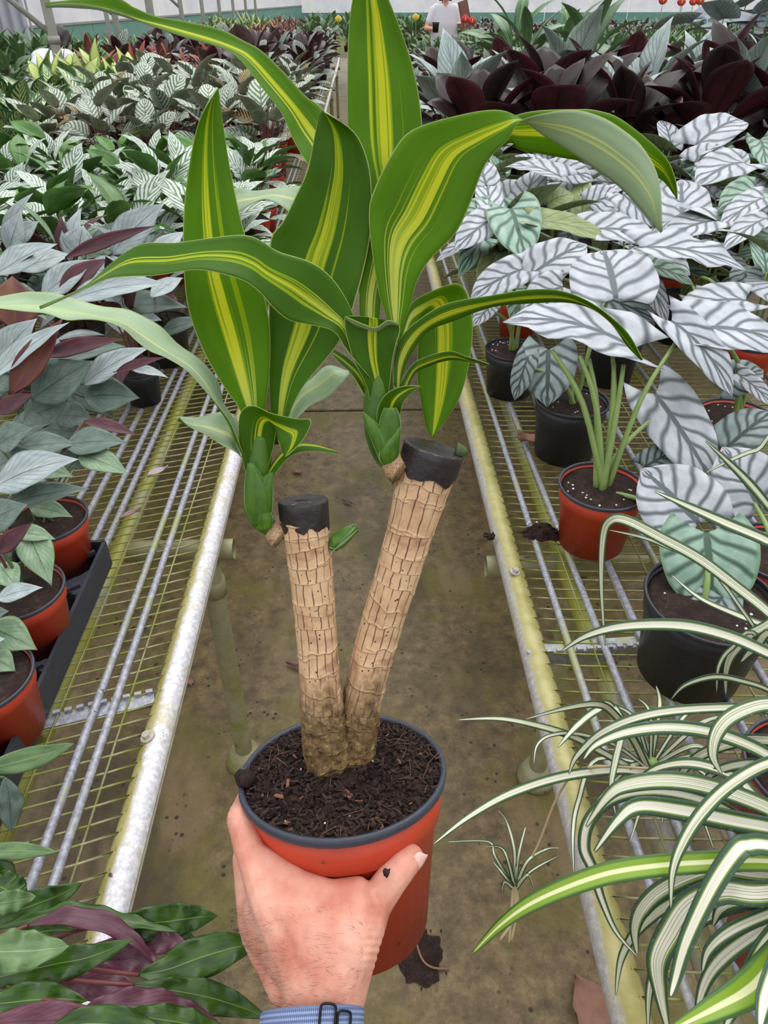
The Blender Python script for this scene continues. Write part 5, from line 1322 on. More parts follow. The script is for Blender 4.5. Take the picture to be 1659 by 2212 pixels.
HC = [
    ('f', (0, 590), 1.10, (124, 527), 1.14, 48, CTEN, dict(up=.6)), ('f', (20, 535), 1.10, (46, 456), 1.18, 48, CTEN, dict(up=.2)),
    ('f', (34, 518), 1.10, (84, 478), 1.14, 38, CTEN, dict(up=.4)), ('f', (51, 582), 1.08, (157, 551), 1.10, 42, CTEN, dict(up=.6)),
    ('f', (168, 548), 1.08, (180, 487), 1.14, 68, CTEN, dict(up=.2)), ('f', (250, 540), 1.10, (355, 439), 1.20, 66, CTEN, dict(up=.4)),
    ('f', (155, 552), 1.12, (339, 487), 1.17, 26, (PURP, CTEN[0]), dict(up=.3)), ('f', (99, 636), 1.06, (204, 560), 1.12, 52, CTEN, dict(up=.5)),
    ('f', (135, 625), 1.07, (234, 558), 1.12, 40, (PURP, CTEN[0]), dict(up=.4)),
    ('d', (162, 648), 1.06, (366, 615), 1.08, 44, CTEN, dict(up=.6, droop=50)), ('d', (257, 665), 1.0, (406, 664), 1.0, 44, CTEN_D, dict(up=.6)),
    ('d', (290, 690), .96, (350, 692), .96, 26, CTEN, dict(up=.6)), ('d', (330, 560), 1.10, (400, 500), 1.14, 36, CTEN, dict(up=.5)),
    ('d', (330, 640), 1.04, (395, 600), 1.05, 30, CTEN, dict(up=.5)),
    ('e', (34, 705), 1.06, (26, 596), 1.14, 88, CTEN_R, dict(up=.1)), ('e', (0, 778), 1.05, (80, 688), 1.12, 62, CTEN, dict(up=.4)),
    ('e', (-10, 812), 1.04, (150, 696), 1.12, 36, CTEN, dict(up=.6)), ('e', (108, 767), 1.05, (268, 733), 1.08, 32, (PURP, CTEN[0]), dict(up=.4)),
    ('e', (111, 778), 1.02, (271, 748), 1.04, 44, CTEN_D, dict(up=.6)), ('e', (189, 826), .99, (325, 750), 1.05, 44, CTEN, dict(up=.6)),
    ('e', (257, 802), 1.02, (359, 772), 1.05, 17, (PURP, CTEN[0]), dict(up=.4)), ('e', (287, 798), 1.01, (364, 816), 1.0, 17, CTEN, dict(up=.7)),
    ('e', (78, 858), .99, (204, 780), 1.04, 78, CTEN_D, dict(up=.4)), ('e', (30, 840), 1.02, (137, 686), 1.12, 54, CTEN_R, dict(up=.2)),
    ('e', (189, 858), .97, (302, 860), .96, 64, CTEN_D, dict(up=.5)), ('e', (0, 890), .99, (75, 850), 1.02, 32, (PURP, CTEN[0]), dict(up=.4)),
    ('e', (60, 905), .95, (150, 870), .97, 60, CTEN_D, dict(up=.4)), ('e', (130, 900), .94, (200, 905), .94, 52, CTEN_D, dict(up=.5)),
    ('e', (30, 930), .93, (110, 915), .95, 50, CTEN_D, dict(up=.5)),
    ('a', (189, 912), .97, (298, 941), .95, 24, (PURP, CTEN[0]), dict(up=.5)), ('a', (47, 968), .96, (166, 960), .95, 44, CTEN_D, dict(up=.6)),
    ('a', (149, 962), .95, (274, 956), .95, 50, CTEN_D, dict(up=.6)), ('a', (0, 1050), .95, (170, 992), .99, 66, CTEN, dict(up=.6, droop=45)),
    ('a', (20, 1088), .93, (194, 1056), .94, 42, CTEN_D, dict(up=.6)), ('a', (178, 985), .94, (279, 1026), .92, 46, CTEN_G, dict(up=.6)),
    ('a', (71, 1096), .91, (157, 1117), .90, 36, CTEN_G, dict(up=.6)), ('a', (0, 960), .97, (70, 925), 1.0, 52, CTEN_D, dict(up=.5)),
    ('e', (150, 835), .96, (250, 905), .92, 56, CTEN_D, dict(up=.4)), ('e', (-20, 830), .97, (60, 790), 1.0, 60, CTEN_D, dict(up=.4)), ('e', (90, 930), .90, (190, 940), .90, 54, CTEN_D, dict(up=.5)),
    ('a', (-10, 1010), .93, (90, 985), .96, 54, CTEN_D, dict(up=.5)), ('a', (120, 1000), .92, (215, 985), .93, 46, CTEN_D, dict(up=.5)), ('f', (60, 640), 1.0, (150, 600), 1.04, 50, CTEN_D, dict(up=.4)),
    ('f', (180, 600), 1.04, (290, 575), 1.08, 44, CTEN, dict(up=.5)), ('d', (230, 620), 1.03, (330, 590), 1.06, 40, CTEN, dict(up=.5)), ('f', (0, 660), 1.0, (90, 640), 1.04, 50, CTEN, dict(up=.5)),
    ('a', (60, 1010), .95, (160, 1030), .94, 44, CTEN_G, dict(up=.5)),
    ('b', (61, 1153), .93, (112, 1266), .88, 66, CTEN_G, dict(up=.2)), ('b', (0, 1222), .91, (42, 1276), .89, 54, CTEN_G, dict(up=.3)),
    ('b', (0, 1292), .90, (93, 1269), .91, 32, CTEN, dict(up=.6)), ('b', (0, 1190), .94, (72, 1128), .98, 34, (PURP, CTEN[0]), dict(up=.3)),
    ('b', (-30, 1130), .96, (60, 1090), .98, 60, CTEN_D, dict(up=.4)), ('b', (40, 1150), .93, (120, 1165), .92, 32, CTEN_G, dict(up=.6)),
    ('c', (-20, 1355), .90, (81, 1404), .88, 70, CTEN_G, dict(up=.3)), ('c', (-20, 1415), .89, (34, 1450), .87, 50, CTEN_G, dict(up=.3)),
    ('c', (-60, 1340), .92, (20, 1320), .93, 50, CTEN_D, dict(up=.4)), ('c', (-60, 1400), .9, (10, 1380), .92, 50, CTEN, dict(up=.4)),
]
for key, pa, za, pb, zb, w, mats, kw in HC:
    o, base, soil = CT[key]; k = dict(droop=38, cup=0.08, wave=0.015); k.update(kw)
    pa = (pa[0] - (pb[0] - pa[0]) * .08, pa[1] - (pb[1] - pa[1]) * .08)
    lf, a, b = hero(o, base, 'ovate', mats, pa, za, pb, zb, w * 1.22, **k)
    petiole(o, base, soil + V(rnd.uniform(-.02, .02), rnd.uniform(-.02, .02), -.01), a.lerp(b, .01), STEM_R if mats[0] is PURP else STEM_D, 0.0030, 0.0018, 0.1)
# black growing tray with pot wells
tA, tB = G(226, 1172, BZ + .045), G(40, 1640, BZ + .045)
tx = min(tA.x, tB.x + .01); ty0, ty1 = tB.y - .16, tA.y
tw = 0.34; th_ = 0.045
tray = thing('growing_tray', 'black plastic growing tray under the three orange pots on the left bench', 'tray', (tx - tw / 2, (ty0 + ty1) / 2, BZ))
v, f, u = [], [], []
ly = ty1 - ty0
def trq(x, y, z): return V(x, y, z)
nxx, nyy = 68, 130
def tray_z(x, y):
    # wells: one circle per pot
    z = th_
    for kk in ('a', 'b', 'c'):
        bx = CT[kk][1]; q = math.hypot(x + tray.location[0] - bx.x, y + tray.location[1] - bx.y)
        if q < 0.074: return 0.006
        if q < 0.080: z = min(z, 0.006 + (q - .074) / .006 * (th_ - .006))
        elif q < 0.092: z = min(z, th_ + 0.006 * math.exp(-((q - .083) / .004) ** 2))
    return z
vi = {}
for i in range(nxx + 1):
    for j in range(nyy + 1):
        x = -tw / 2 + tw * i / nxx; y = -ly / 2 + ly * j / nyy
        vi[i, j] = len(v); v.append(V(x, y, tray_z(x, y))); u.append((0, 0))
for i in range(nxx):
    for j in range(nyy): f.append((vi[i, j], vi[i + 1, j], vi[i + 1, j + 1], vi[i, j + 1]))
link('deck', raw('deck', v, f, TRAY, u, smooth=False), tray)
v, f, u = [], [], []
for sx_, sy2, c in ((0.006, ly, V(tw / 2, 0, .022)), (0.006, ly, V(-tw / 2, 0, .022)), (tw, 0.006, V(0, ly / 2, .022)), (tw, 0.006, V(0, -ly / 2, .022))):
    box_into(v, f, u, c, (sx_, sy2, 0.054))
link('tray_lip', raw('tray_lip', v, f, TRAY, u, smooth=False), tray)
for k in range(7):
    v, f, u = [], [], []
    y = -ly / 2 + ly * (k + .5) / 7
    box_into(v, f, u, V(tw / 2 - .028, y, th_ + .002), (.05, .006, .008), (V(.8, .6, 0), V(-.6, .8, 0), V(0, 0, 1)))
    link('rib', raw('rib', v, f, TRAY, u, smooth=False), tray)

# ------------------------------------------------------------------ left bench, nearest: wavy dark calathea with purple backs
def wavy(par, inv, pts, mats, amp=.10, wf=4.0, flip=False, roll=0.0, fold=.10, name='leaf'):
    """base first; pts = (px, py, depth, width px)"""
    n = len(pts) - 1; N = 34
    cen = [P(x, y, d) for x, y, d, w in pts]; wm = max(w * d / FPX for x, y, d, w in pts)
    cs = [crom(cen, i / N) for i in range(N + 1)]; rows = []; p1, p2 = rnd.uniform(0, 6), rnd.uniform(0, 6)
    for i in range(N + 1):
        t = i / N; w = max(wm * crom(PROF['lance'], t), .0008)
        tg = (cs[min(i + 1, N)] - cs[max(i - 1, 0)]).normalized(); view = (cs[i] - CAM).normalized()
        side = view.cross(tg).normalized(); nn = side.cross(tg).normalized()
        side = side * math.cos(roll) + nn * math.sin(roll); nn = side.cross(tg).normalized()
        r = []
        for j in range(11):
            s = -1 + j / 5.0
            r.append(cs[i] + side * s * w / 2 + nn * (fold * w * abs(s) * .5 + amp * wm * abs(s) ** 1.5 * math.sin(wf * 6.283 * t + (p1 if s < 0 else p2)) * min(1, 4 * t, 4 * (1 - t))) - inv)
        if flip: r.reverse()
        rows.append(r)
    return link(name, blade(name, rows, mats, .001), par)
c = G(-40, 2240, BZ); rb_ = V(c.x - .05, c.y, BZ)
ru = thing('potted_calathea', 'dark glossy wavy-leaved calathea with purple leaf backs at the bottom left', 'potted plant', rb_)
add_pot(ru, 'black', 0.085, 0.066, 0.14)
RL_ = [
    ([(-60, 2125), (0, 2110), (108, 2085), (199, 2066), (290, 2028)], .60, .62, 58, RUFI, 0), ([(-60, 2175), (0, 2168), (72, 2160), (130, 2158), (188, 2162)], .57, .58, 58, RUFI, 0),
    ([(300, 2106), (362, 2094), (434, 2068), (506, 2047), (556, 2038)], .62, .64, 68, RUFI, 0), ([(200, 2002), (280, 1998), (362, 1990), (420, 1982), (470, 1978)], .68, .70, 58, RUFI, 0),
    ([(-20, 2010), (72, 1984), (155, 1968), (235, 1984), (307, 1996), (384, 2014)], .68, .68, 36, RUFI, .5), ([(-40, 1995), (0, 1980), (72, 1955), (127, 1934), (179, 1906)], .70, .72, 52, RUFI, 0),
    ([(-60, 1960), (0, 1951), (40, 1944), (78, 1936)], .66, .68, 40, RUFI_P, 0), ([(-60, 2058), (0, 2056), (72, 2054), (150, 2044)], .58, .60, 70, RUFI_P, 0),
    ([(80, 2135), (140, 2122), (199, 2118), (250, 2130), (302, 2144)], .63, .63, 62, RUFI_U, 0), ([(60, 2000), (110, 1984), (163, 1980), (235, 1998), (290, 2030), (330, 2080)], .66, .66, 38, RUFI_U, .3),
    ([(289, 2128), (362, 2138), (440, 2152), (510, 2172), (580, 2200)], .60, .62, 52, RUFI, 0), ([(174, 2184), (240, 2172), (320, 2174), (398, 2188), (470, 2205)], .58, .60, 58, RUFI_U, 0),
    ([(240, 2100), (300, 2050), (360, 2035), (400, 2032)], .68, .68, 40, RUFI_U, 0), ([(150, 2090), (230, 2075), (300, 2072), (340, 2090)], .66, .66, 56, RUFI_U, 0),
    ([(-40, 1900), (0, 1915), (30, 1935), (52, 1960)], .74, .72, 60, RUFI, 0), ([(250, 2190), (330, 2200), (420, 2215), (500, 2235)], .56, .58, 50, RUFI, 0), ([(-40, 2215), (60, 2205), (160, 2205), (260, 2215)], .54, .55, 60, RUFI_U, 0),
    ([(100, 2230), (180, 2212), (280, 2218), (360, 2240)], .54, .55, 60, RUFI, 0), ([(300, 2010), (350, 2022), (395, 2030), (430, 2050)], .70, .70, 40, RUFI, 0), ([(-40, 2090), (40, 2030), (110, 2010), (170, 2012)], .70, .70, 46, RUFI, 0),
]
for pts, d0_, d1_, w, mats, roll in RL_:
    n = len(pts) - 1
    wavy(ru, rb_, [(x, y, d0_ + (d1_ - d0_) * i / n, w * 1.2) for i, (x, y) in enumerate(pts)], mats, .13, rnd.uniform(3.0, 5.5), roll=roll + rnd.uniform(-.25, .25))
    a = P(pts[0][0], pts[0][1], d0_)
    petiole(ru, rb_, rb_ + V(rnd.uniform(-.03, .03), rnd.uniform(-.03, .03), .12), a, STEM_R, .0028, .0018, .1)
c = G(-60, 1760, BZ); gb_ = V(c.x - .06, c.y, BZ)
gp = thing('potted_calathea', 'green-leaved calathea at the left picture edge between tray and dark calathea', 'potted plant', gb_)
add_pot(gp, 'terra', 0.07, 0.054, 0.115)
for pts, d, w, mats in (([(-50, 1668), (0, 1655), (60, 1640), (110, 1625), (160, 1606)], .84, 50, RUFI_P), ([(10, 1680), (20, 1720), (22, 1750), (25, 1797)], .82, 56, CTEN_D), ([(-50, 1838), (0, 1838), (60, 1838), (124, 1840)], .76, 36, RUFI_P),
                        ([(-40, 1720), (-10, 1712), (20, 1690)], .84, 40, RUFI), ([(-50, 1930), (-20, 1900), (10, 1880), (30, 1900)], .76, 50, RUFI)):
    wavy(gp, gb_, [(x, y, d, w) for x, y in pts], mats, .05, 2.5)
    petiole(gp, gb_, gb_ + V(0, 0, .1), P(pts[0][0], pts[0][1], d), STEM_D, .0026, .0018, .1)
# ------------------------------------------------------------------ more benches beyond, left and right, and at the far end
def far_bench(label, x0, x1, y0, y1):
    b = thing('bench', label, 'bench', ((x0 + x1) / 2, y0, 0)); w = x1 - x0; l = y1 - y0
    for x in (-w / 2, w / 2): link('rail', tube('rail', [V(x, 0, BENCH_Z - .014), V(x, l, BENCH_Z - .014)], .0215, RAIL_G, 8, 2), b)
    v, f, u = [], [], []; y = 0.0
    while y < l: tube_into(v, f, u, [V(-w / 2, y, BENCH_Z), V(w / 2, y, BENCH_Z)], .004, 4, 1); y += .08
    prop(link('wire_mesh', raw('wire_mesh', v, f, WIRE, u), b), kind='stuff')
    for x in (-w / 2 + .1, w / 2 - .1):
        for y in (.3, l / 2, l - .3): link('leg', tube('leg', [V(x, y, BENCH_Z - .03), V(x, y, 0)], .0215, PIPE, 8, 2), b)
far_bench('second bench on the left, beyond the first, carrying pale and green plants', -5.2, -3.0, 4.6, 13.0)
far_bench('second bench on the right, carrying white-veined and slate-blue plants', 2.75, 5.6, 4.2, 13.0)
far_bench('far bench at the end of the aisle carrying mixed foliage', -3.1, 7.5, 13.8, 19.5)

# ------------------------------------------------------------------ beds of plants
def recipes(n, *a, **k):
    s0 = k.pop('seed', 0)
    return [recipe(*a, seed=s0 + i * 7, **k) for i in range(n)]
def farset(rcs):
    for r in rcs: r['far'] = joined(r)
    return rcs
RC_CALF = recipes(4, 'ovate', [CALF, CALF, CALF, CALF, CALF, CALG], 17, .155, .46, .18, .17, (38, -12), 45, seed=1, wave=.03, nl=8, nw=6)
RC_CALM = recipes(4, 'round', [CALM] * 6 + [CALM_U], 16, .135, .58, .22, .17, (45, -10), 40, seed=40, wave=.03, flipshare=.0, stem=STEM_R, nl=8, nw=6)
RC_CTEN = recipes(3, 'ovate', [CTEN, CTEN, CTEN_D, CTEN_G], 15, .17, .40, .24, .18, (60, -10), 45, seed=70, flipshare=.15, stem=STEM_R, nl=8, nw=6)
RC_ALO = recipes(4, 'heart', [ALO, ALO, ALO, ALO_G], 8, .19, .58, .20, .20, (25, -25), 36, seed=90, lobe=.24, cup=.06, stem=STEM, sr=.004, nl=10, nw=8)
RC_PD = recipes(4, 'paddle', [PHIL_D], 15, .31, .44, .20, .20, (74, -6), 48, seed=110, wid=1.25, flipshare=.13, stem=STEM_R, sr=.004, fold=.15, cup=.1, nl=10, nw=6)
RC_PS = recipes(3, 'ovate', [PHIL_S], 13, .28, .42, .24, .22, (60, -2), 48, wid=1.15, seed=130, stem=STEM, sr=.004, fold=.12, wave=.02, nl=10, nw=6)
RC_DIEF = recipes(3, 'ovate', [DIEF], 16, .26, .50, .22, .20, (55, -10), 55, seed=150, stem=STEM, sr=.004, fold=.08, nl=10, nw=6)
RC_YEL = farset(recipes(2, 'ovate', [YELG], 12, .24, .42, .20, .18, (72, 10), 45, seed=160, stem=STEM))
RC_RED = farset(recipes(2, 'strap', [REDC], 16, .26, .20, .10, .12, (75, 5), 55, seed=170, stem=STEM_R))
RC_PINK = farset(recipes(1, 'ovate', [PINK, REDC], 14, .16, .5, .16, .14, (65, 5), 45, seed=175, stem=STEM_R))
RC_BLAK = farset(recipes(3, 'round', [BLAK, BLAK, GREY], 15, .18, .62, .26, .18, (60, 5), 40, seed=180, stem=STEM_R))
RC_GREY = farset(recipes(3, 'ovate', [GREY], 16, .13, .6, .18, .16, (55, -5), 45, seed=190, stem=STEM_R))
RC_GRN = farset(recipes(3, 'ovate', [GREEN], 14, .24, .45, .22, .18, (65, 0), 50, seed=200, stem=STEM))
RC_PALE = farset(recipes(2, 'lance', [DIEF, YELG], 16, .24, .26, .16, .16, (65, 5), 55, seed=210, stem=STEM))
RC_POL = farset(recipes(2, 'heart', [POLLY], 9, .24, .5, .26, .22, (20, -30), 35, seed=220, lobe=.3, stem=STEM, sr=.004, nl=10, nw=8))
RC_BLUE = farset(recipes(1, 'heart', [BLUE], 7, .34, .7, .48, .25, (10, -30), 35, seed=230, lobe=.25, stem=STEM, sr=.006, nl=10, nw=8))
RC_BIGG = farset(recipes(1, 'lance', [GREEN], 13, .40, .26, .30, .2, (60, -10), 70, seed=240, stem=STEM, sr=.005))
RC_BRWN = farset(recipes(1, 'strap', [REDC, PINK], 40, .20, .10, .14, .2, (75, 10), 40, seed=250, stem=STEM_R))

ROWN = ['nearest', 'second', 'third', 'fourth', 'fifth', 'sixth', 'seventh', 'eighth', 'ninth', 'tenth', 'eleventh', 'twelfth', 'thirteenth', 'fourteenth']
COLN = ['first', 'second', 'third', 'fourth', 'fifth', 'sixth', 'seventh', 'eighth', 'ninth', 'tenth', 'eleventh', 'twelfth', 'thirteenth', 'fourteenth', 'fifteenth']
def bed(name, rcs, what, cat, group, xs, ys, jx=.04, jy=.04, kinds=('black',), edge=None, sc=(0.85, 1.12), dims=(0.065, 0.05, 0.115), skip=None, z=BZ, side='from the aisle', mixn=None):
    for j, y in enumerate(ys):
        for i, x in enumerate(xs):
            if skip and skip(x, y, i, j): continue
            xx, yy = x + rnd.uniform(-jx, jx), y + rnd.uniform(-jy, jy)
            q = proj(V(xx, yy, z + .25))
            if q[2] < .1 or q[0] < -170 or q[0] > 1830: continue
            k = edge if (edge and i == 0) else kinds[rnd.randrange(len(kinds))]
            plant(name, rcs[rnd.randrange(len(rcs))], xx, yy, z, '%s, %s %s, %s row' % (what, COLN[i], side, ROWN[j]), cat, group, k, rnd.uniform(*sc), potdim=dims)
def rng(a, b, n): return [a + (b - a) * i / (n - 1) for i in range(n)]
bed('potted_calathea', RC_CALF, 'white-feathered green calathea', 'potted plant', 'white-feathered calatheas on the left bench', rng(-.46, -1.9, 8), rng(2.16, 3.38, 7), edge='terra', kinds=('black', 'terra', 'black'))
bed('potted_calathea', RC_CALM, 'peacock-striped calathea with wine-brown leaf backs', 'potted plant', 'peacock calatheas on the left bench', rng(-.46, -1.45, 5), rng(3.72, 6.2, 9), edge='terra', kinds=('black',), sc=(.95, 1.3))
bed('potted_ctenanthe', RC_CTEN, 'silver-grey ctenanthe at the back of the left bench', 'potted plant', 'grey-leaved ctenanthes on the left bench', rng(-.98, -1.5, 3), rng(1.18, 1.95, 4), kinds=('black', 'terra'), side='from the tray')
bed('potted_ctenanthe', RC_CTEN, 'silver-grey ctenanthe before the feathered calatheas', 'potted plant', 'grey-leaved ctenanthes on the left bench', rng(-.60, -.82, 2), rng(1.62, 1.95, 2), kinds=('black',), sc=(.75, .9))
bed('potted_dumbcane', RC_DIEF, 'dumb cane with cream-feathered dark green leaves', 'potted plant', 'dumb canes on the left bench', rng(-1.72, -2.25, 3), rng(3.9, 5.4, 6), sc=(.75, .92), dims=(.085, .066, .15))
bed('potted_cordyline', RC_RED, 'rust-red cordyline behind the peacock calatheas', 'potted plant', 'red cordylines on the left bench', rng(-1.25, -2.2, 4), rng(6.7, 7.4, 3), sc=(.9, 1.2))
bed('potted_aglaonema', RC_PINK, 'pale pink aglaonema before the red cordylines', 'potted plant', 'pink aglaonemas on the left bench', rng(-1.2, -1.55, 2), rng(6.3, 6.45, 2), jy=.02)
bed('potted_calathea', RC_BLAK, 'near-black burgundy calathea', 'potted plant', 'burgundy calatheas on the left bench', rng(-.45, -1.15, 3), rng(6.55, 7.4, 3), sc=(.9, 1.25), side='from the aisle by the red cordylines')
bed('potted_calathea', RC_BLAK, 'near-black burgundy calathea', 'potted plant', 'burgundy calatheas on the left bench', rng(-.45, -2.2, 6), rng(7.8, 9.4, 5), sc=(.8, 1.1))
bed('potted_calathea', RC_GREY, 'grey-green calathea behind the burgundy plants', 'potted plant', 'grey calatheas at the far end of the left bench', rng(-.45, -2.2, 6), rng(9.9, 12.7, 8), sc=(.8, 1.1))
bed('potted_caladium', RC_YEL, 'yellow-green caladium with dark leaf edges', 'potted plant', 'yellow caladiums on the second left bench', rng(-3.15, -4.7, 6), rng(5.0, 7.0, 6), sc=(.8, 1.0), side='from its bench rail')
bed('potted_caladium', RC_YEL, 'yellow-green caladium behind the dumb canes', 'potted plant', 'yellow caladiums on the left bench', rng(-1.72, -2.22, 3), rng(5.85, 6.35, 2), sc=(.9, 1.05))
bed('potted_foliage_plant', RC_GRN, 'broad-leaved dark green plant on the second left bench', 'potted plant', 'green plants on the second left bench', rng(-3.15, -3.7, 3), rng(7.5, 9.4, 5), sc=(.85, 1.05), side='from its bench rail')
bed('potted_foliage_plant', RC_PALE, 'pale variegated plant on the second left bench', 'potted plant', 'pale plants on the second left bench', rng(-3.15, -5.0, 8), rng(9.7, 12.7, 6), sc=(.5, .7), side='from its bench rail')
# right bench
bed('potted_alocasia', RC_ALO, 'silver alocasia low in the crowd on the right bench', 'potted plant', 'silver alocasias on the right bench', rng(.50, 1.75, 6), rng(1.72, 3.2, 6), kinds=('black', 'terra'), sc=(.85, 1.05), skip=lambda x, y, i, j: (j == 0 and i < 2))
bed('potted_philodendron', RC_PD, 'upright dark burgundy philodendron', 'potted plant', 'dark philodendrons on the right bench', rng(.52, 2.3, 6), rng(3.62, 4.75, 4), sc=(.9, 1.2), dims=(.08, .062, .14), skip=lambda x, y, i, j: j > 0 and (i + j) % 2 == 1)
bed('potted_philodendron', RC_PS, 'silver-grey philodendron with long upright leaves', 'potted plant', 'silver philodendrons on the right bench', rng(.52, 2.3, 6), rng(3.62, 4.75, 4), sc=(.95, 1.25), dims=(.08, .062, .14), skip=lambda x, y, i, j: j == 0 or (i + j) % 2 == 0)
bed('potted_foliage_plant', RC_GREY, 'small grey-green plant behind the philodendrons', 'potted plant', 'grey-green plants on the right bench', rng(.38, 1.75, 6), rng(5.1, 8.6, 11), sc=(.8, 1.1))
bed('potted_alocasia', RC_POL, 'dark alocasia with bold white veins', 'potted plant', 'white-veined alocasias at the right', rng(1.95, 3.6, 6), rng(5.2, 6.6, 5), sc=(.9, 1.15), side='from the philodendrons')
bed('potted_foliage_plant', RC_BLUE, 'tall slate-blue plant at the top right corner', 'potted plant', 'slate-blue plants', rng(2.95, 3.7, 3), rng(6.9, 7.5, 2), sc=(1.0, 1.2), side='from the left')
bed('potted_foliage_plant', RC_BIGG, 'tall dark green plant with long drooping leaves', 'potted plant', 'tall drooping green plants', rng(1.35, 1.8, 2), rng(6.6, 7.1, 2), sc=(1.0, 1.15), side='from the aisle')
bed('potted_foliage_plant', RC_GRN, 'leafy green plant far along the right bench', 'potted plant', 'green plants on the right bench', rng(.4, 2.35, 6), rng(9.0, 12.6, 9), sc=(.5, .75))
bed('potted_foliage_plant', RC_GRN, 'leafy green plant on the second right bench', 'potted plant', 'green plants on the second right bench', rng(2.95, 5.4, 7), rng(7.9, 12.6, 9), sc=(.7, .95), side='from its bench rail')
# far bench: several kinds
for nm, rc, what, xs in (('pale_plant', RC_PALE, 'pale yellow-green plant on the far bench', rng(-2.9, -1.9, 4)), ('brown_shrub', RC_BRWN, 'russet feathery shrub on the far bench', rng(-1.7, -1.1, 3)), ('green_plant', RC_GRN, 'green plant on the far bench', rng(-.9, 1.6, 8)), ('grey_plant', RC_GREY, 'grey plant on the far bench', rng(1.9, 7.2, 14))):
    bed('potted_' + nm, rc, what, 'potted plant', nm.replace('_', ' ') + 's on the far bench', xs, rng(14.1, 18.9, 7), sc=(.7, .95), side='from the left')
# flowers among the far plants
def flower(name, label, cat, p, mat, r, group):
    o = thing(name, label, cat, (p.x, p.y, BZ), 0, group)
    h = p.z - BZ
    link('stalk', tube('stalk', [V(0, .0, 0), V(.01, 0, h * .5), V(0, 0, h)], .004, STEM, 6, 6), o)
    rows = []
    for i in range(7):
        t = i / 6; w = r * math.sin(math.pi * min(.98, .12 + t * .86))
        rows.append([V(s * w, -.25 * r * (1 - s * s), h + r * (t - .4) * 1.6) for s in (-1, -.5, 0, .5, 1)])
    link('spathe', blade('spathe', rows, [mat, mat], .003), o)
    link('spadix', tube('spadix', [V(0, -.3 * r, h - .2 * r), V(0, -.42 * r, h + .5 * r)], [.008, .005], YEL, 6, 3), o)
for k, (x, y) in enumerate(((1432, 2), (1472, 5), (1498, 4), (1512, 3), (1477, -8), (1005, 42), (1020, 46))):
    d = 9.5 if k < 5 else 8.2
    flower('red_anthurium', ['leftmost red anthurium bloom above the dark philodendrons', 'largest red anthurium bloom above the dark philodendrons', 'third red anthurium bloom above the dark philodendrons', 'rightmost red anthurium bloom above the dark philodendrons', 'highest red anthurium bloom above the dark philodendrons', 'red bloom just right of the person in white', 'small red bloom beside the brown board'][k], 'flower', P(x, y, d), RED, .06 if k < 5 else .05, 'red anthurium blooms')
flower('pink_anthurium', 'single pink bloom between the silver and dark philodendron leaves', 'flower', P(1437, 105, 4.0), PNKF, .035, None)
for k, (x, y) in enumerate(((731, 42), (898, 38))):
    flower('yellow_flower', ['yellow bloom left of the tall central leaf', 'yellow bloom left of the person in white'][k], 'flower', P(x, y, 9.6), YEL, .05, None)

# ------------------------------------------------------------------ two people far behind the plants
def organic(name, hulls, mat, vox, par, it=4):
    bb = bmesh.new(); pm = bpy.data.meshes.new('piece')
    for sph in hulls:
        b1 = bmesh.new(); vs2 = [b1.verts.new(V(*c) + q * r) for c, r in sph for q in ICO]
        res = bmesh.ops.convex_hull(b1, input=vs2)
        bmesh.ops.delete(b1, geom=list({g for g in res['geom_interior'] + res['geom_unused'] if isinstance(g, bmesh.types.BMVert)}), context='VERTS')
        b1.to_mesh(pm); b1.free(); bb.from_mesh(pm)
    me = finish(bb, name, mat); bpy.data.meshes.remove(pm)
    t = link(name + '_cage', me)
    m1 = t.modifiers.new('r', 'REMESH'); m1.mode = 'VOXEL'; m1.voxel_size = vox; m1.use_smooth_shade = True
    m2 = t.modifiers.new('s', 'SMOOTH'); m2.iterations = it
    out = bpy.data.meshes.new_from_object(t.evaluated_get(bpy.context.evaluated_depsgraph_get())); out.name = name
    bpy.data.objects.remove(t); out.materials.clear(); out.materials.append(mat)
    return link(name, out, par)
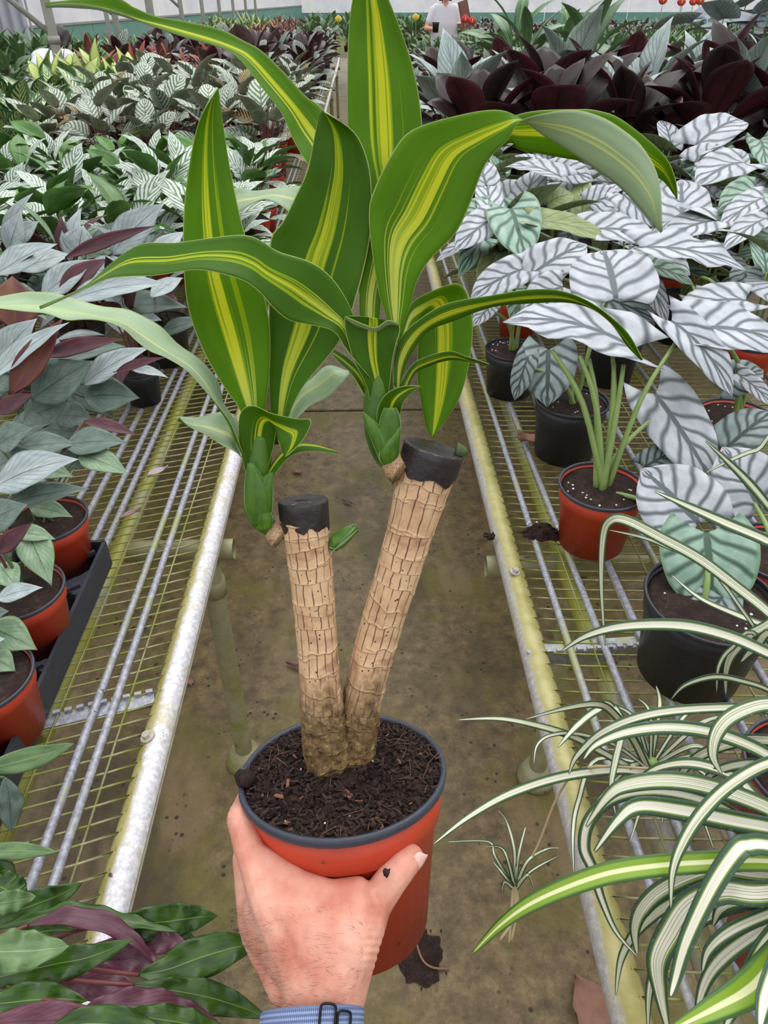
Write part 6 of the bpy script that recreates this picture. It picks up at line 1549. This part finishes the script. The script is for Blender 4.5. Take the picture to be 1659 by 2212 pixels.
def human(label, base, rz, bend, arms, scale=1.0):
    o = thing('person', label, 'person', base, rz, None, scale)
    # local frame: x right, -y front, z up; bend tips the trunk forward about the hips
    def B(p, k=1.0):
        x, y, z = p
        if z > .92:
            a = bend; zz = z - .92
            return (x, y * math.cos(a) - zz * math.sin(a), .92 + zz * math.cos(a) + y * math.sin(a) * .3)
        return p
    def s(p, r): return (B(p), r)
    skin = [[s((0, 0, 1.38), .05), s((0, -.01, 1.46), .048)], [s((0, -.015, 1.50), .068), s((0, -.01, 1.585), .082)], [s((0, -.045, 1.475), .038), s((0, -.02, 1.53), .07)], [s((0, -.085, 1.525), .012), s((0, -.098, 1.508), .013)],
            [s((-.078, .0, 1.53), .014), s((-.08, .005, 1.56), .016)], [s((.078, .0, 1.53), .014), s((.08, .005, 1.56), .016)], [s((0, 0, 1.0), .10), s((0, 0, 1.38), .06)]]
    for sg, (el, wr) in zip((-1, 1), arms):
        sh = s((sg * .175, 0, 1.33), .048); e = (el, .038); w = (wr, .028)
        skin += [[sh, e], [e, w]]
        d = (V(*wr) - V(*el)).normalized(); sd = d.cross(V(0, 0, 1)).normalized()
        palm = V(*wr) + d * .06; skin.append([w, (tuple(palm), .028)])
        for k in range(4): skin.append([(tuple(palm + sd * (k - 1.5) * .018), .010), (tuple(palm + sd * (k - 1.5) * .02 + d * (.07 - .006 * abs(k - 1.3)) - V(0, 0, .02)), .008)])
        skin.append([(tuple(V(*wr) + d * .02 - sd * sg * .02), .012), (tuple(V(*wr) + d * .06 - sd * sg * .05), .009)])
    skin += [[((-.09, 0, .5), .06), ((-.09, 0, .1), .045)], [((.09, 0, .5), .06), ((.09, 0, .1), .045)]]
    organic('body', skin, FACE, .008, o, 3)
    sh = [[s((-.14, 0, 1.36), .062), s((.14, 0, 1.36), .062), s((-.11, 0, 1.15), .10), s((.11, 0, 1.15), .10)], [s((-.11, 0, 1.15), .10), s((.11, 0, 1.15), .10), s((-.10, 0, .9), .11), s((.10, 0, .9), .11)]]
    for sg, (el, wr) in zip((-1, 1), arms):
        a = V(*B((sg * .175, 0, 1.33))); m_ = a.lerp(V(*el), .6); sh.append([(tuple(a), .066), (tuple(m_), .058)])
    organic('shirt', sh, SHIRT, .012, o, 4)
    tr = [[((-.10, 0, .93), .105), ((.10, 0, .93), .105)], [((-.09, 0, .92), .10), ((-.09, 0, .5), .078)], [((-.09, 0, .5), .078), ((-.09, .0, .08), .06)], [((.09, 0, .92), .10), ((.09, 0, .5), .078)], [((.09, 0, .5), .078), ((.09, 0, .08), .06)]]
    organic('trousers', tr, TROUS, .014, o, 4)
    for sg in (-1, 1): organic('shoe', [[((sg * .09, .03, .045), .044), ((sg * .09, -.14, .035), .034)]], HAIR, .01, o, 2)
    organic('hair', [[s((0, .02, 1.60), .092), s((0, .04, 1.55), .088)], [s((0, .055, 1.53), .07), s((0, .06, 1.42), .05)], [s((-.07, .02, 1.60), .03), s((-.08, .02, 1.47), .03)], [s((.07, .02, 1.60), .03), s((.08, .02, 1.47), .03)]], HAIR, .01, o, 3)
    for sg in (-1, 1): link('eye', tube('eye', [V(*B((sg * .03, -.083, 1.555))), V(*B((sg * .03, -.091, 1.555)))], .009, HAIR, 8, 2), o)
    link('mouth', tube('mouth', [V(*B((-.022, -.084, 1.482))), V(*B((0, -.090, 1.480))), V(*B((.022, -.084, 1.482)))], .005, RED, 6, 6), o)
    return o
pc = P(962, 14, 10.9)
human('person in white short-sleeved shirt holding a black pot and a brown board', (pc.x, pc.y, 0), 0.0, 0.0, (((-.29, -.05, 1.10), (-.20, -.26, 1.10)), ((.27, -.05, 1.10), (.20, -.27, 1.16))))
hp = thing('nursery_pot', 'small black pot held by the person in white', 'pot', (pc.x - .17, pc.y - .36, 1.06))
pa2, pr2, ps2 = pot_set('black', .055, .042, .13)
q_ = link('pot', pa2, hp); link('pot_rim', pr2, q_); link('soil', ps2, hp)
cb_ = thing('brown_board', 'brown board held upright by the person in white', 'board', (pc.x + .26, pc.y - .40, 1.12))
v, f, u = [], [], []; box_into(v, f, u, V(0, 0, .16), (.15, .02, .36), (V(.94, .2, .28).normalized(), V(-.2, .98, 0).normalized(), V(-.28, 0, .96).normalized()))
link('panel', raw('panel', v, f, CARD, u, smooth=False), cb_)
v, f, u = [], [], []; box_into(v, f, u, V(0, -.016, .16), (.10, .006, .28), (V(.94, .2, .28).normalized(), V(-.2, .98, 0).normalized(), V(-.28, 0, .96).normalized()))
link('backing', raw('backing', v, f, CARD, u, smooth=False), cb_)
pc = P(94, 92, 6.05)
human('person in pale shirt bending over behind the nearest greenhouse post', (pc.x - .16, pc.y + .1, 0), R(165), R(52), (((-.24, -.30, .95), (-.16, -.5, .84)), ((.24, -.30, .95), (.16, -.5, .84))), .93)

# ------------------------------------------------------------------ litter
def litter(name, label, cat, p, size, mat, rz, curl=.3, W=.55, lift=.004):
    o = thing(name, label, cat, (p.x, p.y, p.z + lift), rz)
    rows = []
    for i in range(9):
        t = i / 8; w = max(.01, crom(PROF['ovate'], t)) * W * size / 2
        rows.append([V(s * w * (1 + .1 * math.sin(i * 2 + s * 3)), (t - .5) * size, size * curl * .3 * (s * s + .4 * math.sin(t * 6 + s)) + .002) for s in (-1, -.5, 0, .5, 1)])
    b_ = link('blade', blade('blade', rows, [mat, mat], .0012), o)
    link('stalk', tube('stalk', [V(0, -.5 * size, .003), V(.1 * size, -.75 * size, .002)], .0011, mat, 5, 3), o)
litter('dry_leaf', 'curled dry leaf on the floor left of the taller cane', 'leaf', G(641, 1021, 0.002), .05, DRYL, 1.2)
litter('dry_leaf', 'dark narrow dry leaf on the floor between the canes', 'leaf', G(750, 1087, 0.002), .045, STEM_R, 1.0, W=.3)
litter('dry_leaf', 'pinkish dry leaf under the right rail at the bottom of the picture', 'leaf', G(1280, 2178, 0.002), .12, DRYL, .4, W=.8)
litter('dry_leaf', 'purple-black slender leaf on the floor left of the canes', 'leaf', G(637, 1442, 0.002), .06, STEM_R, 1.1, W=.25)
litter('dry_leaf', 'brown crumpled leaf on the right bench beside the black pot', 'leaf', G(1136, 958, BENCH_Z + .012), .055, DRYL, .7, 1.0, .8)
litter('dry_leaf', 'grey-pink fallen leaf on the rods of the left bench', 'leaf', G(342, 1025, BENCH_Z + .012), .055, plain('grey_pink_leaf', srgb(168, 152, 152), .6), -.7, W=.35)
litter('dry_leaf', 'small mauve fallen leaf on the rods of the left bench', 'leaf', G(283, 1116, BENCH_Z + .012), .05, plain('mauve_leaf', srgb(142, 112, 118), .6), -.7, W=.22)
litter('dry_leaf', 'reddish leaf scrap on the floor beside the left leg', 'leaf', G(413, 1475, 0.002), .03, DRYL, .3)
for k, (x, y, sz, lab) in enumerate(((1172, 1152, .05, 'clump of spilled potting soil on the right bench beside the orange pot'), (905, 2062, .10, 'flat dark patch of soil on the floor right of the hand'), (1060, 1160, .018, 'crumb of soil on the right rail'))):
    z = BENCH_Z + .008 if k != 1 else .002
    p = G(x, y, z); o = thing('soil_clump', lab, 'soil', (p.x, p.y, z))
    v, f, u = [], [], []; n = 48; hgt = .35 if k != 1 else .02
    v.append(V(0, 0, sz * hgt)); u.append((0, 0))
    for i in range(1, 6):
        for j in range(n):
            a = 6.2832 * j / n; q = sz * .5 * i / 5 * (1 + .35 * mnoise.noise(V(math.cos(a) * 1.6, math.sin(a) * 1.6, k * 3.0)) + .2 * mnoise.noise(V(math.cos(a) * 6, math.sin(a) * 6, k)))
            v.append(V(q * math.cos(a) * (1.6 if k == 0 else 1), q * math.sin(a), sz * hgt * (1 - (i / 5) ** 2) + sz * hgt * .5 * (mnoise.noise(V(q * math.cos(a), q * math.sin(a), k) * 150) if i < 5 else 0))); u.append((0, 0))
    for j in range(n): f.append((0, 1 + j, 1 + (j + 1) % n))
    for i in range(4):
        for j in range(n):
            a, b = 1 + i * n + j, 1 + i * n + (j + 1) % n; f.append((a, a + n, b + n, b))
    link('crumbs', raw('crumbs', v, f, SOIL, u, smooth=False), o)
    v, f, u = [], [], []
    for j in range(14):
        a = rnd.uniform(0, 6.28); q = sz * rnd.uniform(.3, .75); c = V(q * math.cos(a), q * math.sin(a), .003)
        box_into(v, f, u, c, (.003, .004, .003))
    prop(link('grit', raw('grit', v, f, PERL if k == 0 else SOIL, u, smooth=False), o), kind='stuff')
tw_ = G(930, 2060, .004)
o = thing('twig', 'thin curved dry twig on the floor over the dark soil patch', 'twig', tw_)
link('stem', tube('stem', [G(x, y, .006) - tw_ for x, y in ((890, 1990), (898, 2030), (912, 2072), (935, 2090), (970, 2092))], .0022, DRYL, 6, 20), o)
link('side_shoot', tube('side_shoot', [G(898, 2030, .006) - tw_, G(905, 2022, .012) - tw_], .0012, DRYL, 5, 3), o)
